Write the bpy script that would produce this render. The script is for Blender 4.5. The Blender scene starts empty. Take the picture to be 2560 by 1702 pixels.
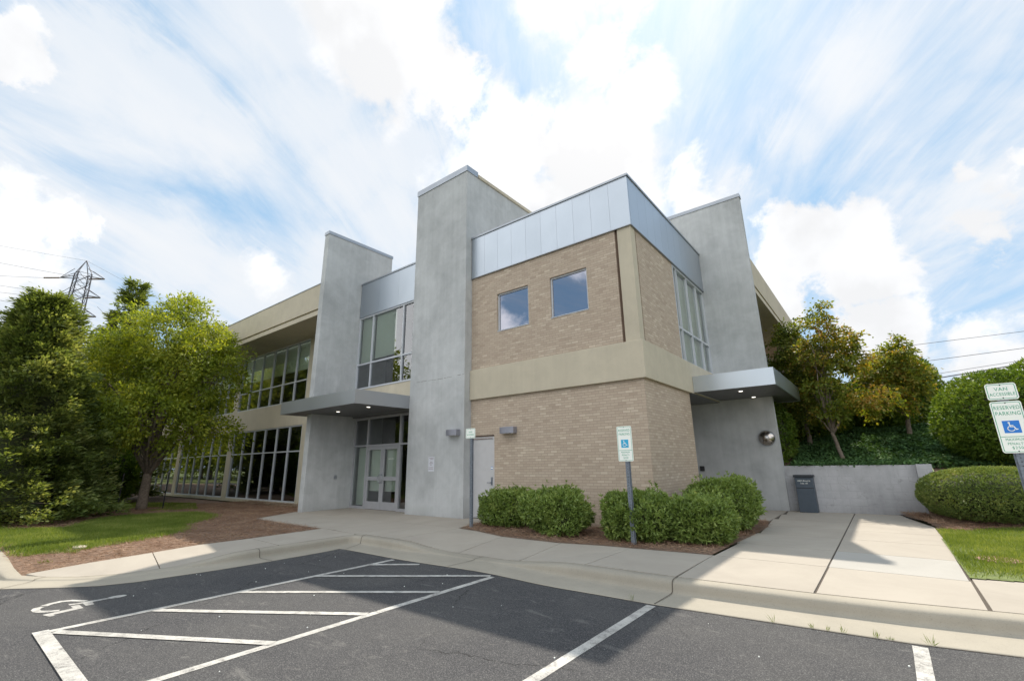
import bpy, math, random
import numpy as np
from mathutils import Vector, Matrix
random.seed(7)
RNG = np.random.default_rng(11)
SC = bpy.context.scene
COL = SC.collection
# ------------------------------------------------------------------ camera
cam = bpy.data.cameras.new('camera')
cam.sensor_width = 36.0
cam.lens = 1138.263 / 2560 * 36.0
cam.clip_start = 0.05
cam.clip_end = 3000
co = bpy.data.objects.new('camera', cam)
COL.objects.link(co)
RT = Vector((0.78503087, 0.6192687, -0.01525803)); UP = Vector((0.17384378, -0.19660209, 0.96494868)); FW = Vector((-0.59456275, 0.76016702, 0.26199472))
CAM = Vector((4.1463, -10.3929, 1.49))
M = Matrix((( RT.x, UP.x, -FW.x, CAM.x), (RT.y, UP.y, -FW.y, CAM.y), (RT.z, UP.z, -FW.z, CAM.z), (0, 0, 0, 1)))
co.matrix_world = M
SC.camera = co
# ------------------------------------------------------------------ light
SUN = Vector((-0.212, 0.70, 1.0)).normalized()          # direction towards the sun
sl = bpy.data.lights.new('sun', 'SUN')
sl.energy = 2.6
sl.angle = math.radians(0.6)
sl.color = (1.0, 0.92, 0.80)
so = bpy.data.objects.new('sun', sl)
so.rotation_euler = SUN.to_track_quat('Z', 'Y').to_euler()
COL.objects.link(so)
SC.view_settings.view_transform = 'Standard'
SC.view_settings.look = 'None'
SC.view_settings.gamma = 1
SC.view_settings.exposure = 1.25


class NT:
    def __init__(s, tree): s.t = tree; s.n = tree.nodes; s.l = tree.links
    def node(s, ty, **kw):
        n = s.n.new(ty)
        for k, v in kw.items():
            if k.startswith('i_'):
                n.inputs[k[2:].replace('_', ' ')].default_value = v
            else: setattr(n, k, v)
        return n
    def set(s, sock, v):
        if isinstance(v, bpy.types.NodeSocket): s.l.new(v, sock)
        else:
            if isinstance(v, (tuple, list)) and len(v) == 3 and sock.type == 'RGBA': v = (*v, 1)
            sock.default_value = v
    def math(s, op, a, b=None, c=None, clamp=False):
        n = s.n.new('ShaderNodeMath'); n.operation = op; n.use_clamp = clamp
        s.set(n.inputs[0], a)
        if b is not None: s.set(n.inputs[1], b)
        if c is not None: s.set(n.inputs[2], c)
        return n.outputs[0]
    def vmath(s, op, a, b=None, out=0):
        n = s.n.new('ShaderNodeVectorMath'); n.operation = op
        s.set(n.inputs[0], a)
        if b is not None: s.set(n.inputs[1], b)
        return n.outputs[out]
    def maprange(s, v, a, b, c=0.0, d=1.0, smooth=False):
        n = s.n.new('ShaderNodeMapRange')
        if smooth: n.interpolation_type = 'SMOOTHSTEP'
        s.set(n.inputs[0], v); s.set(n.inputs[1], a); s.set(n.inputs[2], b); s.set(n.inputs[3], c); s.set(n.inputs[4], d)
        return n.outputs[0]
    def noise(s, vec, scale, detail=4, rough=0.55, dist=0.0, out=0):
        n = s.n.new('ShaderNodeTexNoise'); s.set(n.inputs['Vector'], vec)
        n.inputs['Scale'].default_value = scale; n.inputs['Detail'].default_value = detail
        n.inputs['Roughness'].default_value = rough; n.inputs['Distortion'].default_value = dist
        return n.outputs[out]
    def mix(s, f, a, b, mode='MIX'):
        n = s.n.new('ShaderNodeMix'); n.data_type = 'RGBA'; n.blend_type = mode
        s.set(n.inputs[0], f); s.set(n.inputs[6], a); s.set(n.inputs[7], b)
        return n.outputs[2]
    def ramp(s, f, stops):
        n = s.n.new('ShaderNodeValToRGB'); s.set(n.inputs[0], f)
        e = n.color_ramp.elements
        while len(e) < len(stops): e.new(0.5)
        for el, (p, c) in zip(e, stops): el.position = p; el.color = (*c, 1)
        return n.outputs[0]
    def comb(s, x, y, z):
        n = s.n.new('ShaderNodeCombineXYZ')
        s.set(n.inputs[0], x); s.set(n.inputs[1], y); s.set(n.inputs[2], z); return n.outputs[0]
    def sep(s, v):
        n = s.n.new('ShaderNodeSeparateXYZ'); s.set(n.inputs[0], v); return n.outputs


# ------------------------------------------------------------------ sky with cloud cover
W = bpy.data.worlds.new('World'); SC.world = W; W.use_nodes = True
w = NT(W.node_tree); w.n.clear()
sky = w.node('ShaderNodeTexSky'); sky.sky_type = 'NISHITA'; sky.sun_disc = False
sky.sun_elevation = math.asin(SUN.z); sky.sun_rotation = math.atan2(SUN.x, SUN.y)
sky.air_density = 1.0; sky.dust_density = 0.8; sky.ozone_density = 1.0
D = w.node('ShaderNodeTexCoord').outputs['Generated']
dx, dy, dz = w.sep(D)
dzp = w.math('ADD', w.math('MAXIMUM', dz, 0.0), 0.18)
px = w.math('DIVIDE', dx, dzp); py = w.math('DIVIDE', dy, dzp)
az = math.radians(30)                                     # streak direction of the high cloud, in the cloud plane
u_ = w.math('ADD', w.math('MULTIPLY', px, -math.sin(az)), w.math('MULTIPLY', py, math.cos(az)))
v_ = w.math('ADD', w.math('MULTIPLY', px, math.cos(az)), w.math('MULTIPLY', py, math.sin(az)))
P1 = w.comb(w.math('MULTIPLY', u_, 0.55), w.math('MULTIPLY', v_, 2.0), 3.1)
P2 = w.comb(w.math('MULTIPLY', u_, 0.8), w.math('MULTIPLY', v_, 1.2), 7.7)
n1 = w.noise(P1, 1.5, 8, 0.62, 0.8); n2 = w.noise(P2, 1.0, 6, 0.55, 0.6)
n3 = w.noise(P1, 6.0, 8, 0.72, 0.9)
cir = w.math('ADD', w.math('ADD', w.math('MULTIPLY', n1, 0.55), w.math('MULTIPLY', n2, 0.65)), w.math('MULTIPLY', n3, 0.14))
cirrus = w.maprange(cir, 0.56, 0.86, 0.0, 0.95, True)
cn = w.math('SUBTRACT', w.noise(D, 8.0, 10, 0.62, 0.2), 0.5)
cn2 = w.math('SUBTRACT', w.noise(D, 2.6, 5, 0.5, 0.0), 0.5)
wob = w.math('ADD', w.math('MULTIPLY', cn, 0.24), w.math('MULTIPLY', cn2, 0.20))
def skydir(u, v):
    """direction of a cloud measured in the photograph"""
    return (FW + RT * ((u - 1280) / 1138.26) - UP * ((v - 851) / 1138.26)).normalized()
# cumulus banks: (direction, angular radius, softness)
blobs = [(skydir(1990, 620), 0.075, 1), (skydir(2110, 640), 0.075, 1), (skydir(1950, 700), 0.05, 1), (skydir(40, 570), 0.065, 1), (skydir(140, 590), 0.045, 1), (skydir(225, 600), 0.028, 1), (skydir(-40, 640), 0.10, 1), (skydir(120, 690), 0.07, 2),
         (skydir(980, 60), 0.13, 1.4), (skydir(1110, 190), 0.075, 1.2), (skydir(1280, 340), 0.10, 1.6), (skydir(1500, 470), 0.15, 2.0), (skydir(1720, 450), 0.07, 1.6), (skydir(1240, 500), 0.12, 2.2), (skydir(1420, -60), 0.10, 2.6), (skydir(1500, 120), 0.05, 3), (skydir(1600, 260), 0.05, 3.5),
         (skydir(2530, 480), 0.045, 1), (skydir(2480, 545), 0.035, 1), (skydir(2560, 400), 0.035, 1), (skydir(2425, 430), 0.018, 1), (skydir(0, 100), 0.035, 1), (skydir(650, 670), 0.035, 3.5),
         (skydir(2180, 850), 0.05, 1.4), (skydir(2520, 900), 0.06, 1.6)]
veil = [(skydir(250, 120), 0.10, 5), (skydir(420, 230), 0.11, 5), (skydir(560, 330), 0.08, 5), (skydir(760, 280), 0.13, 5), (skydir(860, 430), 0.11, 5), (skydir(980, 560), 0.10, 5), (skydir(700, 60), 0.15, 5), (skydir(450, 640), 0.09, 5), (skydir(640, 720), 0.12, 5), (skydir(850, 680), 0.12, 5), (skydir(2100, 200), 0.07, 6), (skydir(1960, 330), 0.06, 6), (skydir(1820, 440), 0.05, 6), (skydir(40, 760), 0.14, 4), (skydir(1050, 380), 0.1, 5)]
back = [((0.45, -0.75, 0.55), 0.32), ((-0.75, -0.6, 0.45), 0.27), ((0.8, -0.3, 0.5), 0.3), ((-0.1, -0.55, 0.85), 0.4), ((0.6, -0.8, 0.2), 0.25), ((-0.3, -0.95, 0.12), 0.16), ((0.1, -0.97, 0.18), 0.14), ((0.95, 0.1, 0.35), 0.25), ((-0.5, -0.75, 0.75), 0.3)]  # clouds out of view behind the camera, shaped as fill for the shaded faces
def cloud(blist, wb):
    r_ = None
    for c, r, *sf in blist:
        sf = sf[0] if sf else 1.0
        ang = w.math('ARCCOSINE', w.math('MINIMUM', w.vmath('DOT_PRODUCT', D, tuple(Vector(c).normalized()), out=1), 0.99999))
        m = w.maprange(w.math('ADD', ang, wb), r * (1 - 0.14 * sf) - 0.006, r * (1 + 0.10 * sf) + 0.006, 1.0, 0.0, True)
        r_ = m if r_ is None else w.math('MAXIMUM', r_, m)
    return r_
cum = cloud(blobs, wob)
vl = w.math('MULTIPLY', cloud(veil, w.math('ADD', w.math('MULTIPLY', wob, 0.6), w.math('MULTIPLY', w.math('SUBTRACT', n3, 0.5), 0.20))), 0.84)
cum_fill = cloud(back, w.math('MULTIPLY', wob, 1.4))
shade = w.maprange(w.noise(D, 6.0, 5, 0.5, 0.0), 0.40, 0.60, 0.84, 1.0)
glow = w.math('POWER', w.math('MAXIMUM', w.vmath('DOT_PRODUCT', D, tuple(SUN), out=1), 0.0), 20.0)
hz = w.math('POWER', w.math('SUBTRACT', 1.0, w.math('MAXIMUM', dz, 0.0)), 4.0)
SKYK = 4.2
base = w.mix(0.88, sky.outputs[0], (SKYK * 0.29, SKYK * 0.55, SKYK * 0.82))
base = w.mix(w.maprange(hz, 0.0, 1.0, 0.0, 0.80), base, (SKYK * 0.70, SKYK * 0.82, SKYK * 0.97))
c1 = w.mix(cirrus, base, (SKYK * 0.93, SKYK * 0.95, SKYK * 0.98))
def scaled(col, f):
    n = w.node('ShaderNodeVectorMath', operation='SCALE'); n.inputs[0].default_value = col; w.l.new(f, n.inputs[3]); return n.outputs[0]
c1 = w.mix(vl, c1, (SKYK * 0.90, SKYK * 0.93, SKYK * 0.97))
c2 = w.mix(cum, c1, scaled((SKYK * 1.08, SKYK * 1.09, SKYK * 1.11), shade))
c2 = w.mix(cum_fill, c2, scaled((SKYK * 2.15, SKYK * 2.15, SKYK * 2.15), shade))     # unseen banks opposite the sun, brightened to fill the shaded walls
c3 = w.vmath('ADD', c2, scaled((SKYK * 0.22, SKYK * 0.19, SKYK * 0.16), glow))
low = w.maprange(dz, -0.02, 0.0, 0.0, 1.0)
c4 = w.mix(low, (1.2, 1.2, 1.1), c3)
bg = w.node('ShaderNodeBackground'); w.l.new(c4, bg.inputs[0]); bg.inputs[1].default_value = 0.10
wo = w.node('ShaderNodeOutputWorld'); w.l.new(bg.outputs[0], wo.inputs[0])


# ------------------------------------------------------------------ materials
def newmat(name):
    m = bpy.data.materials.new(name); m.use_nodes = True
    t = NT(m.node_tree); t.n.clear()
    out = t.node('ShaderNodeOutputMaterial')
    return m, t, out


def princ(t, out, color, rough=0.7, metal=0.0, bump=None, bstr=0.3, bdist=0.01, spec=0.5):
    p = t.node('ShaderNodeBsdfPrincipled')
    t.set(p.inputs['Base Color'], color); t.set(p.inputs['Roughness'], rough); t.set(p.inputs['Metallic'], metal)
    p.inputs['Specular IOR Level'].default_value = spec
    if bump is not None:
        b = t.node('ShaderNodeBump'); b.inputs['Strength'].default_value = bstr; b.inputs['Distance'].default_value = bdist
        t.set(b.inputs['Height'], bump); t.l.new(b.outputs[0], p.inputs['Normal'])
    t.l.new(p.outputs[0], out.inputs[0])
    return p


def plain(name, c, rough=0.6, metal=0.0, var=0.12, scale=6.0, spec=0.5):
    m, t, o = newmat(name)
    g = t.node('ShaderNodeNewGeometry').outputs['Position']
    n = t.noise(g, scale, 5, 0.6)
    col = t.mix(t.maprange(n, 0.3, 0.7), tuple(x * (1 - var) for x in c), tuple(min(1, x * (1 + var)) for x in c))
    princ(t, o, col, rough, metal, n, 0.1, 0.003, spec)
    return m


def m_stucco(name, c, mott=0.21, blocks=False):
    m, t, o = newmat(name)
    g = t.node('ShaderNodeNewGeometry').outputs['Position']
    x, y, z = t.sep(g)
    big = t.noise(g, 0.55, 5, 0.6, 0.6); mid = t.noise(g, 2.4, 6, 0.65, 0.4)
    st = t.noise(t.comb(t.math('MULTIPLY', t.math('ADD', x, y), 7.0), 0.0, t.math('MULTIPLY', z, 0.30)), 1.0, 5, 0.65)
    f = t.math('ADD', t.math('ADD', t.math('MULTIPLY', big, 0.5), t.math('MULTIPLY', mid, 0.3)), t.math('MULTIPLY', st, 0.2))
    col = t.ramp(t.maprange(f, 0.36, 0.64), [(0.0, tuple(k * (1 - mott) for k in c)), (0.5, c), (1.0, tuple(k * (1 + mott) for k in c))])
    if blocks:
        b = t.node('ShaderNodeTexBrick'); t.l.new(t.comb(t.math('ADD', x, y), z, 0.0), b.inputs['Vector'])
        b.inputs['Scale'].default_value = 1.0; b.inputs['Brick Width'].default_value = 0.40; b.inputs['Row Height'].default_value = 0.2; b.inputs['Mortar Size'].default_value = 0.006
        col = t.mix(t.math('MULTIPLY', b.outputs['Fac'], t.maprange(mid, 0.42, 0.6, 0.05, 0.5)), col, tuple(k * 0.62 for k in c))
        sp = t.noise(g, 5.0, 6, 0.75, 0.8)
        col = t.mix(t.maprange(sp, 0.56, 0.70, 0, 0.45), col, (0.15, 0.145, 0.135))
    # stains under horizontal edges and near the ground
    dirt = t.math('MULTIPLY', t.maprange(z, 0.0, 0.35, 0.25, 0.0), t.maprange(mid, 0.4, 0.6))
    col = t.mix(dirt, col, (0.13, 0.12, 0.10))
    fine = t.noise(g, 90, 3, 0.6)
    princ(t, o, col, 0.85, 0, fine, 0.35, 0.004, 0.25)
    return m


def m_brick():
    m, t, o = newmat('buff_brick')
    g = t.node('ShaderNodeNewGeometry').outputs['Position']
    x, y, z = t.sep(g)
    v = t.comb(t.math('ADD', x, y), z, 0.0)
    b = t.node('ShaderNodeTexBrick'); t.l.new(v, b.inputs['Vector'])
    b.offset = 0.5; b.inputs['Scale'].default_value = 1.0
    b.inputs['Brick Width'].default_value = 0.203; b.inputs['Row Height'].default_value = 0.0677
    b.inputs['Mortar Size'].default_value = 0.0052; b.inputs['Mortar Smooth'].default_value = 0.1; b.inputs['Bias'].default_value = 0.0
    b.inputs['Color1'].default_value = (0, 0, 0, 1); b.inputs['Color2'].default_value = (1, 1, 1, 1); b.inputs['Mortar'].default_value = (0.5, 0.5, 0.5, 1)
    big = t.noise(g, 0.7, 4, 0.6)
    fac = t.math('ADD', b.outputs['Color'], t.math('MULTIPLY', t.math('SUBTRACT', big, 0.5), 0.5))
    col = t.ramp(fac, [(0.0, (0.40, 0.318, 0.245)), (0.12, (0.435, 0.350, 0.271)), (0.5, (0.462, 0.375, 0.292)), (0.86, (0.490, 0.402, 0.314)), (1.0, (0.55, 0.465, 0.365))])
    col = t.mix(t.math('MULTIPLY', b.outputs['Fac'], 0.8), col, (0.30, 0.245, 0.195))
    # efflorescence and dirt
    s2 = t.noise(t.comb(t.math('MULTIPLY', t.math('ADD', x, y), 1.0), t.math('MULTIPLY', z, 2.5), 2.0), 1.2, 6, 0.6)
    col = t.mix(t.maprange(s2, 0.60, 0.8, 0.0, 0.4), col, (0.50, 0.44, 0.36))
    princ(t, o, col, 0.85, 0, t.math('SUBTRACT', 1.0, b.outputs['Fac']), 0.5, 0.006, 0.25)
    return m


def m_metal(name, c, rough, metal=1.0, scale=1.3):
    m, t, o = newmat(name)
    g = t.node('ShaderNodeNewGeometry')
    n = t.noise(g.outputs['Position'], scale, 3, 0.5)
    isl = g.outputs['Random Per Island']
    col = t.mix(isl, tuple(k * 0.975 for k in c), tuple(min(1, k * 1.02) for k in c))
    princ(t, o, col, t.maprange(n, 0.3, 0.7, rough * 0.95, rough * 1.06), metal)
    return m


def m_asphalt():
    m, t, o = newmat('asphalt')
    g = t.node('ShaderNodeNewGeometry').outputs['Position']
    f = t.noise(g, 95, 3, 0.75); mid = t.noise(g, 22, 6, 0.75); big = t.noise(g, 0.5, 5, 0.6, 0.5)
    col = t.mix(t.maprange(big, 0.3, 0.7), (0.043, 0.043, 0.047), (0.074, 0.072, 0.071))
    col = t.mix(t.maprange(f, 0.50, 0.70, 0, 0.75), col, (0.25, 0.245, 0.235))
    col = t.mix(t.maprange(mid, 0.56, 0.70, 0, 0.45), col, (0.025, 0.025, 0.028))
    # pale scuffs
    x, y, z = t.sep(g)
    sc = t.noise(t.comb(t.math('MULTIPLY', x, 1.3), t.math('MULTIPLY', y, 4.0), 0.0), 1.3, 7, 0.72, 1.2)
    col = t.mix(t.maprange(sc, 0.57, 0.74, 0, 0.5), col, (0.22, 0.21, 0.195))
    bv = t.math('ADD', f, t.math('MULTIPLY', mid, 1.0))
    # hairline cracks
    vo = t.node('ShaderNodeTexVoronoi'); vo.feature = 'DISTANCE_TO_EDGE'; vo.inputs['Scale'].default_value = 0.28
    t.l.new(t.vmath('ADD', g, t.vmath('MULTIPLY', t.noise(g, 2.5, 6, 0.7, 0, 1), (0.35, 0.35, 0.0))), vo.inputs['Vector'])
    msk = t.math('MULTIPLY', t.maprange(vo.outputs['Distance'], 0.0, 0.0028, 1, 0), t.maprange(t.noise(g, 0.6, 2, 0.5), 0.50, 0.56))
    col = t.mix(t.math('MULTIPLY', msk, 0.8), col, (0.012, 0.012, 0.012))
    princ(t, o, col, 0.95, 0, bv, 0.6, 0.006, 0.12)
    return m


def m_paint():
    m, t, o = newmat('worn_white_paint')
    g = t.node('ShaderNodeNewGeometry').outputs['Position']
    f = t.noise(g, 120, 4, 0.7); mid = t.noise(g, 9, 6, 0.75, 0.4); big = t.noise(g, 1.3, 3, 0.5)
    wear = t.math('ADD', t.math('MULTIPLY', f, 0.5), t.math('MULTIPLY', mid, 0.6))
    col = t.mix(t.maprange(big, 0.35, 0.65), (0.40, 0.385, 0.355), (0.52, 0.505, 0.47))
    col = t.mix(t.maprange(wear, 0.525, 0.68, 0, 0.88), col, (0.12, 0.115, 0.11))
    princ(t, o, col, 0.8, 0, f, 0.4, 0.003, 0.3)
    return m


def m_concrete(name, c1, c2, agg=0.2, stain=0.35):
    m, t, o = newmat(name)
    gn = t.node('ShaderNodeNewGeometry'); g = gn.outputs['Position']
    big = t.noise(g, 0.9, 6, 0.65, 0.5); f = t.noise(g, 80, 4, 0.8); mid = t.noise(g, 18, 5, 0.75)
    isl = gn.outputs['Random Per Island']
    fac = t.math('ADD', t.maprange(big, 0.3, 0.7, 0, 0.75), t.math('MULTIPLY', isl, 0.25))
    col = t.mix(fac, c1, c2)
    col = t.mix(t.maprange(f, 0.55, 0.75, 0, agg), col, tuple(k * 0.45 for k in c1))
    col = t.mix(t.maprange(mid, 0.62, 0.75, 0, stain), col, tuple(k * 0.5 for k in c1))
    princ(t, o, col, 0.88, 0, t.math('ADD', f, mid), 0.3, 0.003, 0.25)
    return m


def m_glass(name, tint=(0.75, 0.8, 0.8), mir=0.0, refl=(0.95, 0.97, 1.0)):
    m, t, o = newmat(name)
    tr = t.node('ShaderNodeBsdfTransparent'); tr.inputs[0].default_value = (*tint, 1)
    gl = t.node('ShaderNodeBsdfGlossy'); gl.inputs['Roughness'].default_value = 0.005; gl.inputs[0].default_value = (*refl, 1)
    g = t.node('ShaderNodeNewGeometry').outputs['Position']
    b = t.node('ShaderNodeBump'); b.inputs['Strength'].default_value = 0.12; b.inputs['Distance'].default_value = 0.02
    t.l.new(t.noise(g, 0.9, 2, 0.4), b.inputs['Height']); t.l.new(b.outputs[0], gl.inputs['Normal'])
    fr = t.node('ShaderNodeFresnel'); fr.inputs['IOR'].default_value = 1.7
    f = t.math('ADD', t.math('MULTIPLY', fr.outputs[0], 1.25), mir, clamp=True)
    mx = t.node('ShaderNodeMixShader'); t.l.new(f, mx.inputs[0]); t.l.new(tr.outputs[0], mx.inputs[1]); t.l.new(gl.outputs[0], mx.inputs[2])
    t.l.new(mx.outputs[0], o.inputs[0])
    return m


def m_leaf(name, stops, transl=0.4, rough=0.55, nscale=0.8):
    m, t, o = newmat(name)
    gn = t.node('ShaderNodeNewGeometry'); isl = gn.outputs['Random Per Island']
    n = t.noise(gn.outputs['Position'], nscale, 3, 0.5)
    f = t.math('ADD', t.math('MULTIPLY', isl, 0.45), t.maprange(n, 0.3, 0.7, 0.0, 0.55))
    col = t.ramp(f, stops)
    d = t.node('ShaderNodeBsdfPrincipled'); t.l.new(col, d.inputs['Base Color']); d.inputs['Roughness'].default_value = rough
    d.inputs['Specular IOR Level'].default_value = 0.35
    tl = t.node('ShaderNodeBsdfTranslucent')
    t.l.new(t.mix(1.0, col, (1.5, 1.35, 0.6), 'MULTIPLY'), tl.inputs[0])
    mx = t.node('ShaderNodeMixShader'); mx.inputs[0].default_value = transl
    t.l.new(d.outputs[0], mx.inputs[1]); t.l.new(tl.outputs[0], mx.inputs[2]); t.l.new(mx.outputs[0], o.inputs[0])
    return m


STUCCO = m_stucco('grey_stucco', (0.445, 0.455, 0.455))
BEIGE = m_stucco('beige_stucco', (0.505, 0.452, 0.350), 0.10)
BRICK = m_brick()
RECESS = plain('brown_joint', (0.13, 0.085, 0.06), 0.9)
PANEL = m_metal('silver_panel', (0.475, 0.515, 0.56), 0.46)
TRIM = m_metal('aluminium_trim', (0.40, 0.42, 0.45), 0.55)
FRAME = plain('window_frame_paint', (0.52, 0.54, 0.57), 0.45, 0.1, 0.04)
DOORF = plain('door_frame_paint', (0.42, 0.42, 0.44), 0.45, 0.3, 0.05)
CANOPY = m_metal('canopy_metal', (0.42, 0.435, 0.46), 0.42, 0.8)
CANOPYB = m_metal('bright_canopy_metal', (0.58, 0.62, 0.66), 0.33, 1.0)
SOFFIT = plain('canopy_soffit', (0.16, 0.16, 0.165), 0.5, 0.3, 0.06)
GLASS = m_glass('clear_glass', (0.90, 0.95, 0.92), 0.09)
DGLASS = m_glass('dark_glass', (0.25, 0.28, 0.28), 0.10)
MGLASS = m_glass('mirror_glass', (0.06, 0.08, 0.16), 0.40, (0.62, 0.63, 0.72))
BLIND = plain('blind_fabric', (0.68, 0.72, 0.62), 0.9, 0, 0.03, 1.0)
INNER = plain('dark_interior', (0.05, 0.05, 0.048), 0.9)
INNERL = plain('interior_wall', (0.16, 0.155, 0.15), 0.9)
ROOFM = plain('roof_membrane', (0.3, 0.3, 0.3), 0.9)
ASPH = m_asphalt(); PAINT = m_paint()
WALK = m_concrete('walk_concrete', (0.318, 0.284, 0.240), (0.39, 0.352, 0.298), 0.25, 0.10)
WALKG = m_concrete('grey_walk_concrete', (0.34, 0.325, 0.295), (0.40, 0.38, 0.345), 0.6, 0.25)
KERBM = m_concrete('kerb_concrete', (0.27, 0.245, 0.200), (0.355, 0.322, 0.262), 0.6, 0.45)
JOINT = plain('joint_dirt', (0.08, 0.065, 0.05), 0.95)
SOIL = plain('soil', (0.14, 0.085, 0.055), 0.95, 0, 0.35, 9)
MULCH = plain('pine_straw_bed', (0.165, 0.105, 0.070), 0.95, 0, 0.4, 14)
TURF = plain('turf_base', (0.12, 0.15, 0.04), 0.95, 0, 0.35, 7)
STRAW = m_leaf('pine_straw', [(0, (0.15, 0.08, 0.05)), (0.5, (0.27, 0.165, 0.108)), (1, (0.45, 0.33, 0.225))], 0.1, 0.7, 1.5)
GRASS = m_leaf('grass_blade', [(0, (0.08, 0.12, 0.018)), (0.5, (0.15, 0.21, 0.035)), (1, (0.32, 0.35, 0.11))], 0.4, 0.6, 1.0)
ZELK = m_leaf('elm_leaf', [(0, (0.070, 0.110, 0.014)), (0.5, (0.20, 0.26, 0.028)), (1, (0.46, 0.47, 0.07))], 0.52)
CONI = m_leaf('conifer_spray', [(0, (0.06, 0.095, 0.025)), (0.5, (0.15, 0.20, 0.055)), (1, (0.37, 0.40, 0.17))], 0.42, 0.6)
MAPLE = m_leaf('maple_leaf', [(0, (0.075, 0.12, 0.016)), (0.5, (0.16, 0.20, 0.025)), (0.66, (0.25, 0.23, 0.035)), (0.92, (0.46, 0.25, 0.06))], 0.5)
GREENT = m_leaf('green_tree_leaf', [(0, (0.05, 0.085, 0.012)), (0.6, (0.12, 0.16, 0.02)), (1, (0.30, 0.22, 0.04))], 0.4)
EVERG = m_leaf('evergreen_leaf', [(0, (0.045, 0.09, 0.012)), (0.5, (0.10, 0.17, 0.018)), (1, (0.22, 0.29, 0.045))], 0.35)
LAUREL = m_leaf('laurel_leaf', [(0, (0.09, 0.135, 0.03)), (0.5, (0.18, 0.26, 0.06)), (0.85, (0.28, 0.36, 0.10)), (1, (0.44, 0.42, 0.12))], 0.25, 0.45, 2.5)
HOLLY = m_leaf('clipped_hedge_leaf', [(0, (0.09, 0.14, 0.035)), (0.5, (0.17, 0.235, 0.06)), (1, (0.34, 0.35, 0.11))], 0.25, 0.5, 2.0)
IVY = m_leaf('ivy_leaf', [(0, (0.03, 0.070, 0.020)), (0.5, (0.065, 0.135, 0.045)), (1, (0.13, 0.24, 0.07))], 0.2, 0.8, 1.5)
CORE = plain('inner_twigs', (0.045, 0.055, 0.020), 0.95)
BARK = plain('grey_bark', (0.17, 0.135, 0.105), 0.95, 0, 0.35, 14)
STEEL = plain('lattice_steel', (0.09, 0.085, 0.10), 0.6, 0.5)
GALV = plain('galvanised_post', (0.20, 0.225, 0.26), 0.5, 0.6, 0.25, 30)
WIREM = plain('wire', (0.06, 0.06, 0.07), 0.6)
WHITE = plain('sign_white', (0.88, 0.90, 0.84), 0.45, 0, 0.02)
GREEN = plain('sign_green', (0.06, 0.36, 0.22), 0.5, 0, 0.02)
BLUE = plain('sign_blue', (0.02, 0.19, 0.62), 0.5, 0, 0.02)
BLUEL = plain('sign_light_blue', (0.03, 0.40, 0.66), 0.5, 0, 0.02)
DOORW = plain('door_white', (0.50, 0.49, 0.49), 0.6, 0, 0.04)
LAMPM = plain('lamp_grey', (0.30, 0.30, 0.34), 0.45, 0.5, 0.05)
CHROME = plain('polished_dome', (0.42, 0.39, 0.36), 0.22, 1.0, 0.1, 3)
BOXB = plain('box_blue_grey', (0.075, 0.095, 0.12), 0.5, 0.3, 0.08)
BOXD = plain('box_dark', (0.035, 0.042, 0.05), 0.5, 0.3)
BLACK = plain('black', (0.02, 0.02, 0.022), 0.6)
PAPER = plain('paper', (0.55, 0.56, 0.60), 0.8, 0, 0.03)
INK = plain('faded_ink', (0.22, 0.16, 0.18), 0.8)
RUST = plain('rust', (0.25, 0.10, 0.05), 0.9)
RETW = m_stucco('retaining_wall_stucco', (0.40, 0.40, 0.41), 0.24, True)
STONE = plain('stone', (0.36, 0.32, 0.24), 0.9, 0, 0.25, 12)
CLAY = plain('cover_clay', (0.33, 0.19, 0.15), 0.9, 0, 0.25, 20)
FISS = plain('insulator', (0.16, 0.11, 0.08), 0.4)
def lampmat():
    m, t, o = newmat('downlight_lens')
    e = t.node('ShaderNodeEmission'); e.inputs[0].default_value = (1, 0.93, 0.8, 1); e.inputs[1].default_value = 2.2
    t.l.new(e.outputs[0], o.inputs[0]); return m
LENS = lampmat()


# ------------------------------------------------------------------ mesh helpers
def put(name, me, mat, parent=None, label=None, cat=None, kind=None, group=None):
    o = bpy.data.objects.new(name, me); COL.objects.link(o)
    if mat is not None and not me.materials:
        for mm in (mat if isinstance(mat, (list, tuple)) else [mat]): me.materials.append(mm)
    if parent is not None: o.parent = parent
    if label: o['label'] = label
    if cat: o['category'] = cat
    if kind: o['kind'] = kind
    if group: o['group'] = group
    return o


def thing(name, loc, label, cat, group=None, kind=None):
    o = bpy.data.objects.new(name, None); o.empty_display_size = 0.2
    COL.objects.link(o); o.location = loc; o['label'] = label; o['category'] = cat
    if group: o['group'] = group
    if kind: o['kind'] = kind
    return o


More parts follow.
